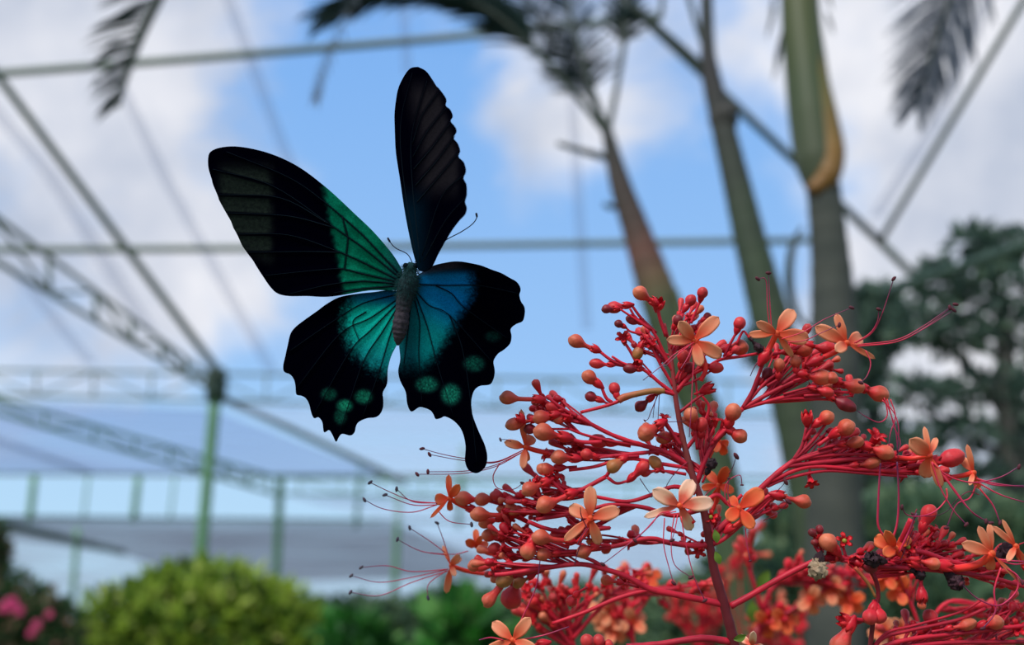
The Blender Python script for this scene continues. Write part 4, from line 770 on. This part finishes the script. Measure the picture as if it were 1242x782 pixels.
flower(A, (622, 776), [(597, 754, 15), (643, 749, 15), (590, 790, 14), (650, 788, 14), (622, 805, 12)], [(640, 784), (660, 780)], [[(630, 756), (636, 744), (650, 712), (655, 680)], [(610, 776), (595, 773), (581, 776)], [(630, 776), (660, 770), (690, 760)]], dz=-10, sw=1.1, anther=0)
flower(A, (1086, 664), [(1060, 652, 18), (1074, 644, 12), (1104, 650, 14), (1072, 672, 14)], [(1096, 676), (1110, 684)], [[(1080, 658), (1066, 640), (1065, 615), (1067, 575), (1068, 562)], [(1080, 660), (1088, 635), (1090, 600), (1088, 560)], [(1090, 670), (1100, 650), (1112, 622)]], dz=-10, sw=1.5, anther=0, m='petal_hot')
flower(A, (1203, 671), [(1167, 659, 15), (1187, 638, 10), (1200, 692, 12), (1200, 634, 8), (1239, 707, 5)], [(1188, 683), (1162, 689), (1142, 685)], [[(1210, 678), (1228, 680), (1248, 681)], [(1210, 678), (1230, 684), (1250, 682)], [(1214, 684), (1232, 698), (1233, 716), (1212, 734), (1186, 726), (1166, 708)], [(1214, 688), (1206, 715), (1207, 742), (1192, 762)], [(1216, 686), (1232, 696), (1240, 706)]], dz=-14, sw=1.2, tw=(4.5, 4.5), cr=8)
flower(A, (1232, 662), [(1204, 638, 8), (1216, 630, 6), (1246, 690, 10), (1222, 680, 8)], [(1238, 680), (1248, 690)], [[(1236, 660), (1250, 655)]], dz=-2, anther=0)
mb = MB(); q = [P(1090, 661, DF), P(1098, 645, DF-.002), P(1106, 630, DF-.003)]; p_, r_ = catmull(q, [3*S0, 3.4*S0, 4.4*S0], 6); tube(mb, p_, r_, 12); mb.build('corolla_tube', M['stalk'], A.o)
flower(A, (872, 588), [(858, 572, 13), (882, 566, 14), (866, 612, 12), (890, 596, 12), (850, 592, 10)], [(868, 610), (858, 630)], [[(868, 590), (856, 600), (850, 620)]], D=DF+.035, m='petal_hot', cal=False, anther=0)
flower(A, (872, 535), [(884, 540, 12), (868, 548, 10), (880, 552, 12)], [(862, 550), (852, 575)], [], D=DF+.04, cal=False, m='petal_hot')
# loose threads with dark anthers
def thread(pan, pts, anther=3.3, D=DF, m='filament_dark', w=.6, dz=(-4, -10), am='anther', flat=2.0): stamen(pan.o, pts, D, w, dz, anther, m, am, flat)
thread(A, [(884, 575), (889, 566), (893, 553)], 4.2); thread(A, [(938, 600), (947, 591), (953, 584)], 4); thread(A, [(926, 631), (944, 622), (956, 608)], 4); thread(A, [(776, 580), (784, 592), (791, 601)], 2.2); thread(A, [(920, 437), (914, 447), (910, 456)], 0, w=.8)
thread(A, [(834, 560), (820, 572), (808, 590), (806, 606)], 0); thread(A, [(800, 470), (794, 490), (792, 507)], 0); thread(A, [(800, 472), (799, 492), (798, 510)], 0); thread(A, [(800, 474), (790, 498), (786, 508), (782, 510)], 1.6); thread(A, [(798, 512), (822, 511), (832, 510)], 1)
thread(A, [(620, 535), (613, 533), (607, 533)], 2.4, am='anther_grey'); thread(A, [(1108, 640), (1097, 668), (1092, 680)], 0); thread(A, [(1112, 617), (1106, 632), (1098, 652)], 0)
for pts in ([(1072, 482), (1078, 496), (1086, 520), (1089, 550)], [(1070, 485), (1084, 500), (1090, 520), (1088, 548)], [(1076, 484), (1080, 500), (1085, 518), (1092, 536), (1088, 552)], [(1074, 486), (1076, 504), (1066, 512), (1050, 505), (1040, 498)], [(1080, 484), (1086, 505), (1080, 525), (1078, 540)]): thread(A, pts, 0, m='filament', w=.8)
thread(A, [(1188, 600), (1175, 596), (1160, 606), (1148, 620), (1130, 626), (1108, 624)], 3.2)
for pts in ([(1050, 560), (1068, 575), (1070, 600), (1068, 620)],): pass
branch(A, [(1055, 690), (1063, 706), (1065, 724), (1060, 744), (1056, 780), (1054, 800)], (2.6, 3.2), m='bud_dark'); branch(A, [(1037, 688), (1052, 706), (1062, 724)], (2.4, 1.6), D=DF-.003, m='bud_olive')
rows(A, [(1055, 748, 9, [(1060, 735)], dict(m='bud_red', dz=-12)), (1066, 747, 9, [(1062, 735)], dict(m='bud_red', dz=-10)), (1018, 782, 12, [(1032, 756), (1045, 752), (1056, 752)], dict(dz=-6, neck=.5)), (1128, 747, 9, [(1135, 760), (1140, 772)], dict(m='bud_red', dz=10)),
 (1208, 753, 8.6, [(1190, 758), (1170, 764)], dict(dz=-6)), (1172, 756, 7, [(1150, 762), (1130, 766)], dict(el=1.8, dz=-2)), (712, 776, 8, [(716, 790)], dict(m='bud_red')), (726, 776, 7.6, [(727, 792)], dict(m='bud_red')), (738, 781, 6, [(738, 796)], dict(m='bud_red'))])
calyxonly(A, 1028, 754, 9, [(1045, 754)], face=(-1, -.3, .4), kind='cup'); calyxonly(A, 1234, 762, 11, [(1215, 775)], face=(-.1, -1, .3)); calyxonly(A, 1118, 719, 7, None, face=(0, -.1, -1), kind='cup', dz=-1)
branch(A, [(1054, 796), (1070, 774), (1100, 765), (1160, 752), (1195, 738)], (2.6, 2)); branch(A, [(1054, 800), (1072, 784), (1110, 774), (1180, 766), (1245, 758)], (3, 2.6)); branch(A, [(1070, 790), (1140, 780), (1245, 778)], (3, 2.6)); branch(A, [(1060, 782), (1078, 766), (1110, 758), (1165, 742), (1190, 728)], (1.8, 1.4))
flower(A, (912, 783), [(896, 770, 9), (914, 766, 9), (926, 788, 12)], [(915, 800)], [], m='petal_pale', dz=-10, cal=False)
# crowded places
for a in ((668, 498, 22, 16, 16, (705, 510)), (690, 545, 34, 12, 12, (760, 548)), (640, 612, 34, 18, 22, (700, 618)), (665, 592, 22, 14, 10, (705, 594)), (700, 640, 34, 14, 12, (760, 625)), (625, 660, 24, 24, 22, (690, 666)), (610, 688, 22, 14, 14, (670, 688)),
          (785, 412, 20, 16, 9, (812, 440)), (826, 392, 14, 16, 7, (812, 430)), (845, 420, 22, 20, 9, (822, 468)), (955, 425, 26, 14, 12, (915, 470)), (985, 448, 30, 12, 12, (915, 486)), (1010, 472, 36, 9, 14, (920, 490)), (855, 515, 18, 22, 10, (850, 560)),
          (1040, 548, 34, 14, 18, (975, 556)), (1085, 556, 34, 12, 16, (1000, 563)), (1000, 535, 24, 16, 9, (966, 555)), (1110, 572, 30, 8, 10, (1020, 572)), (930, 610, 14, 14, 8, (900, 628)), (868, 640, 14, 12, 6, (860, 655)), (800, 540, 22, 14, 9, (836, 562)),
          (760, 655, 26, 8, 6, (800, 656)), (1130, 672, 46, 16, 34, (1050, 682)), (1080, 684, 40, 9, 14, (1020, 684)), (1180, 690, 36, 14, 12, (1110, 686)), (1120, 650, 24, 14, 12, (1090, 684)), (830, 655, 12, 10, 4, (852, 660)), (1100, 562, 16, 9, 12, (1060, 562)), (1112, 668, 34, 12, 18, (1060, 680)), (1135, 762, 50, 9, 22, (1080, 780)), (1222, 748, 22, 16, 14, (1170, 762)), (1210, 700, 30, 10, 10, (1160, 690)), (1050, 676, 24, 8, 8, (1010, 678))):
    fill(A, *a)
# panicles standing a step behind, out of focus
def back_panicle(origin, label, D, hubs, fills, flowers_=(), stem=None):
    B = Panicle(P(*origin, D), label)
    if stem: branch(B, stem, (5.5*D/DF, 3*D/DF), D, 'stem', 'stem')
    for h in hubs: branch(B, h, (3*D/DF, 1.8*D/DF), D)
    for f_ in fills: fill(B, *f_, D=D, r=(3.5*D/DF, 6.4*D/DF), spread=5)
    for c, tp, m in flowers_: 
        k = 30; an0 = rnd.uniform(0, 6)
        flower(B, c, [(c[0]+k*.62*math.cos(an0+i*1.2566), c[1]+k*.62*math.sin(an0+i*1.2566), 13*D/DF) for i in range(5)], [tp], [], D=D, m=m, tw=(3*D/DF, 3.2*D/DF), cr=6*D/DF, full=30)
    return B
back_panicle((905, 900), 'blurred red panicle behind the lower right branch with orange flowers', .60, [[(915, 800), (925, 740), (945, 705), (990, 690), (1060, 700)], [(920, 760), (960, 740), (1000, 715)], [(925, 740), (912, 700), (905, 680)]],
   [(960, 692, 24, 14, 14, (935, 710)), (1000, 700, 34, 14, 22, (950, 705)), (1045, 700, 26, 12, 10, (990, 705)), (908, 676, 7, 9, 5, (908, 700)), (940, 735, 18, 24, 7, (925, 770))],
   [((984, 728), (980, 708), 'petal'), ((1008, 716), (1004, 700), 'petal'), ((1032, 730), (1024, 712), 'petal_hot'), ((930, 756), (930, 740), 'petal_hot'), ((952, 752), (945, 738), 'petal_hot')], [(915, 900), (915, 800), (918, 760)])
back_panicle((720, 900), 'blurred pink red panicle under the left branches', .50, [[(700, 900), (698, 800), (690, 760), (680, 735)], [(694, 775), (720, 745), (740, 722)], [(696, 785), (660, 750), (640, 735)]],
   [(662, 722, 26, 20, 20, (690, 765)), (700, 722, 26, 18, 12, (694, 770)), (665, 752, 24, 18, 14, (694, 790)), (735, 715, 22, 10, 5, (705, 750)), (775, 700, 22, 9, 6, (760, 715)), (835, 712, 26, 8, 8, (800, 715))], [], [(700, 900), (698, 800)])
back_panicle((760, 900), 'blurred panicle of hanging peach flowers behind the bare left branch', .62, [[(770, 900), (768, 780), (764, 730)], [(766, 760), (745, 735)], [(767, 750), (790, 720)], [(765, 735), (806, 712), (815, 722)]],
   [(765, 712, 22, 14, 10, (766, 750)), (806, 730, 6, 7, 3, (800, 715)), (755, 735, 16, 18, 8, (766, 780))], [((730, 742), (742, 728), 'petal'), ((745, 765), (752, 740), 'petal'), ((768, 755), (764, 735), 'petal'), ((785, 700), (776, 712), 'petal_hot'), ((738, 755), (748, 745), 'petal')], [(770, 900), (768, 790)])
back_panicle((1110, 900), 'blurred panicle with orange flowers hanging under the right cluster', .50, [[(1120, 900), (1118, 780), (1100, 720), (1088, 690)], [(1118, 770), (1150, 730), (1200, 735)]],
   [(1195, 738, 24, 9, 10, (1150, 745)), (1100, 700, 18, 8, 6, (1104, 730)), (1140, 775, 60, 12, 22, (1118, 800)), (1220, 775, 30, 14, 12, (1150, 800))], [((1074, 700), (1088, 698), 'petal_hot'), ((1092, 716), (1094, 700), 'petal_hot'), ((1070, 765), (1080, 775), 'petal'), ((1095, 763), (1100, 776), 'petal')], [(1120, 900), (1118, 790)])
back_panicle((860, 900), 'very blurred dark red panicle low beside the main stem', .95, [[(860, 900), (850, 760), (840, 730)], [(855, 790), (820, 750)], [(900, 780), (940, 760), (970, 790)]],
   [(850, 745, 36, 24, 26, (855, 800)), (940, 765, 40, 26, 24, (930, 820)), (885, 700, 14, 26, 8, (880, 760)), (905, 665, 14, 12, 5, (895, 700))], [], [(860, 900), (855, 790)])
for x, y, an, D in ((925, 702, 60, .58), (912, 740, 95, .60), (868, 650, -80, DF-.006), (870, 676, -70, DF-.004), (897, 772, 20, DF-.006)):
    mb = MB(); s = D/FPX; L_ = 26 if D > .5 else 16; a = math.radians(an); c = P(x, y, D); ax = (RX*math.cos(a)+UP*math.sin(a)); sx = (RX*-math.sin(a)+UP*math.cos(a)); v = []; f = []
    for i in range(7):
        u = i/6; w = 7.5*math.sin(math.pi*(u*.92+.06))*(L_/26)
        for j in (-1, 0, 1): v.append(c + ax*(u-.5)*L_*s + sx*w*j*s + FW*(-abs(j)*2*s - math.sin(u*3)*3*s))
    f = [(3*i+j, 3*i+j+1, 3*i+j+4, 3*i+j+3) for i in range(6) for j in (0, 1)]
    mb.add(v, f); mb.build('leaf', M['leafgreen'], A.o)
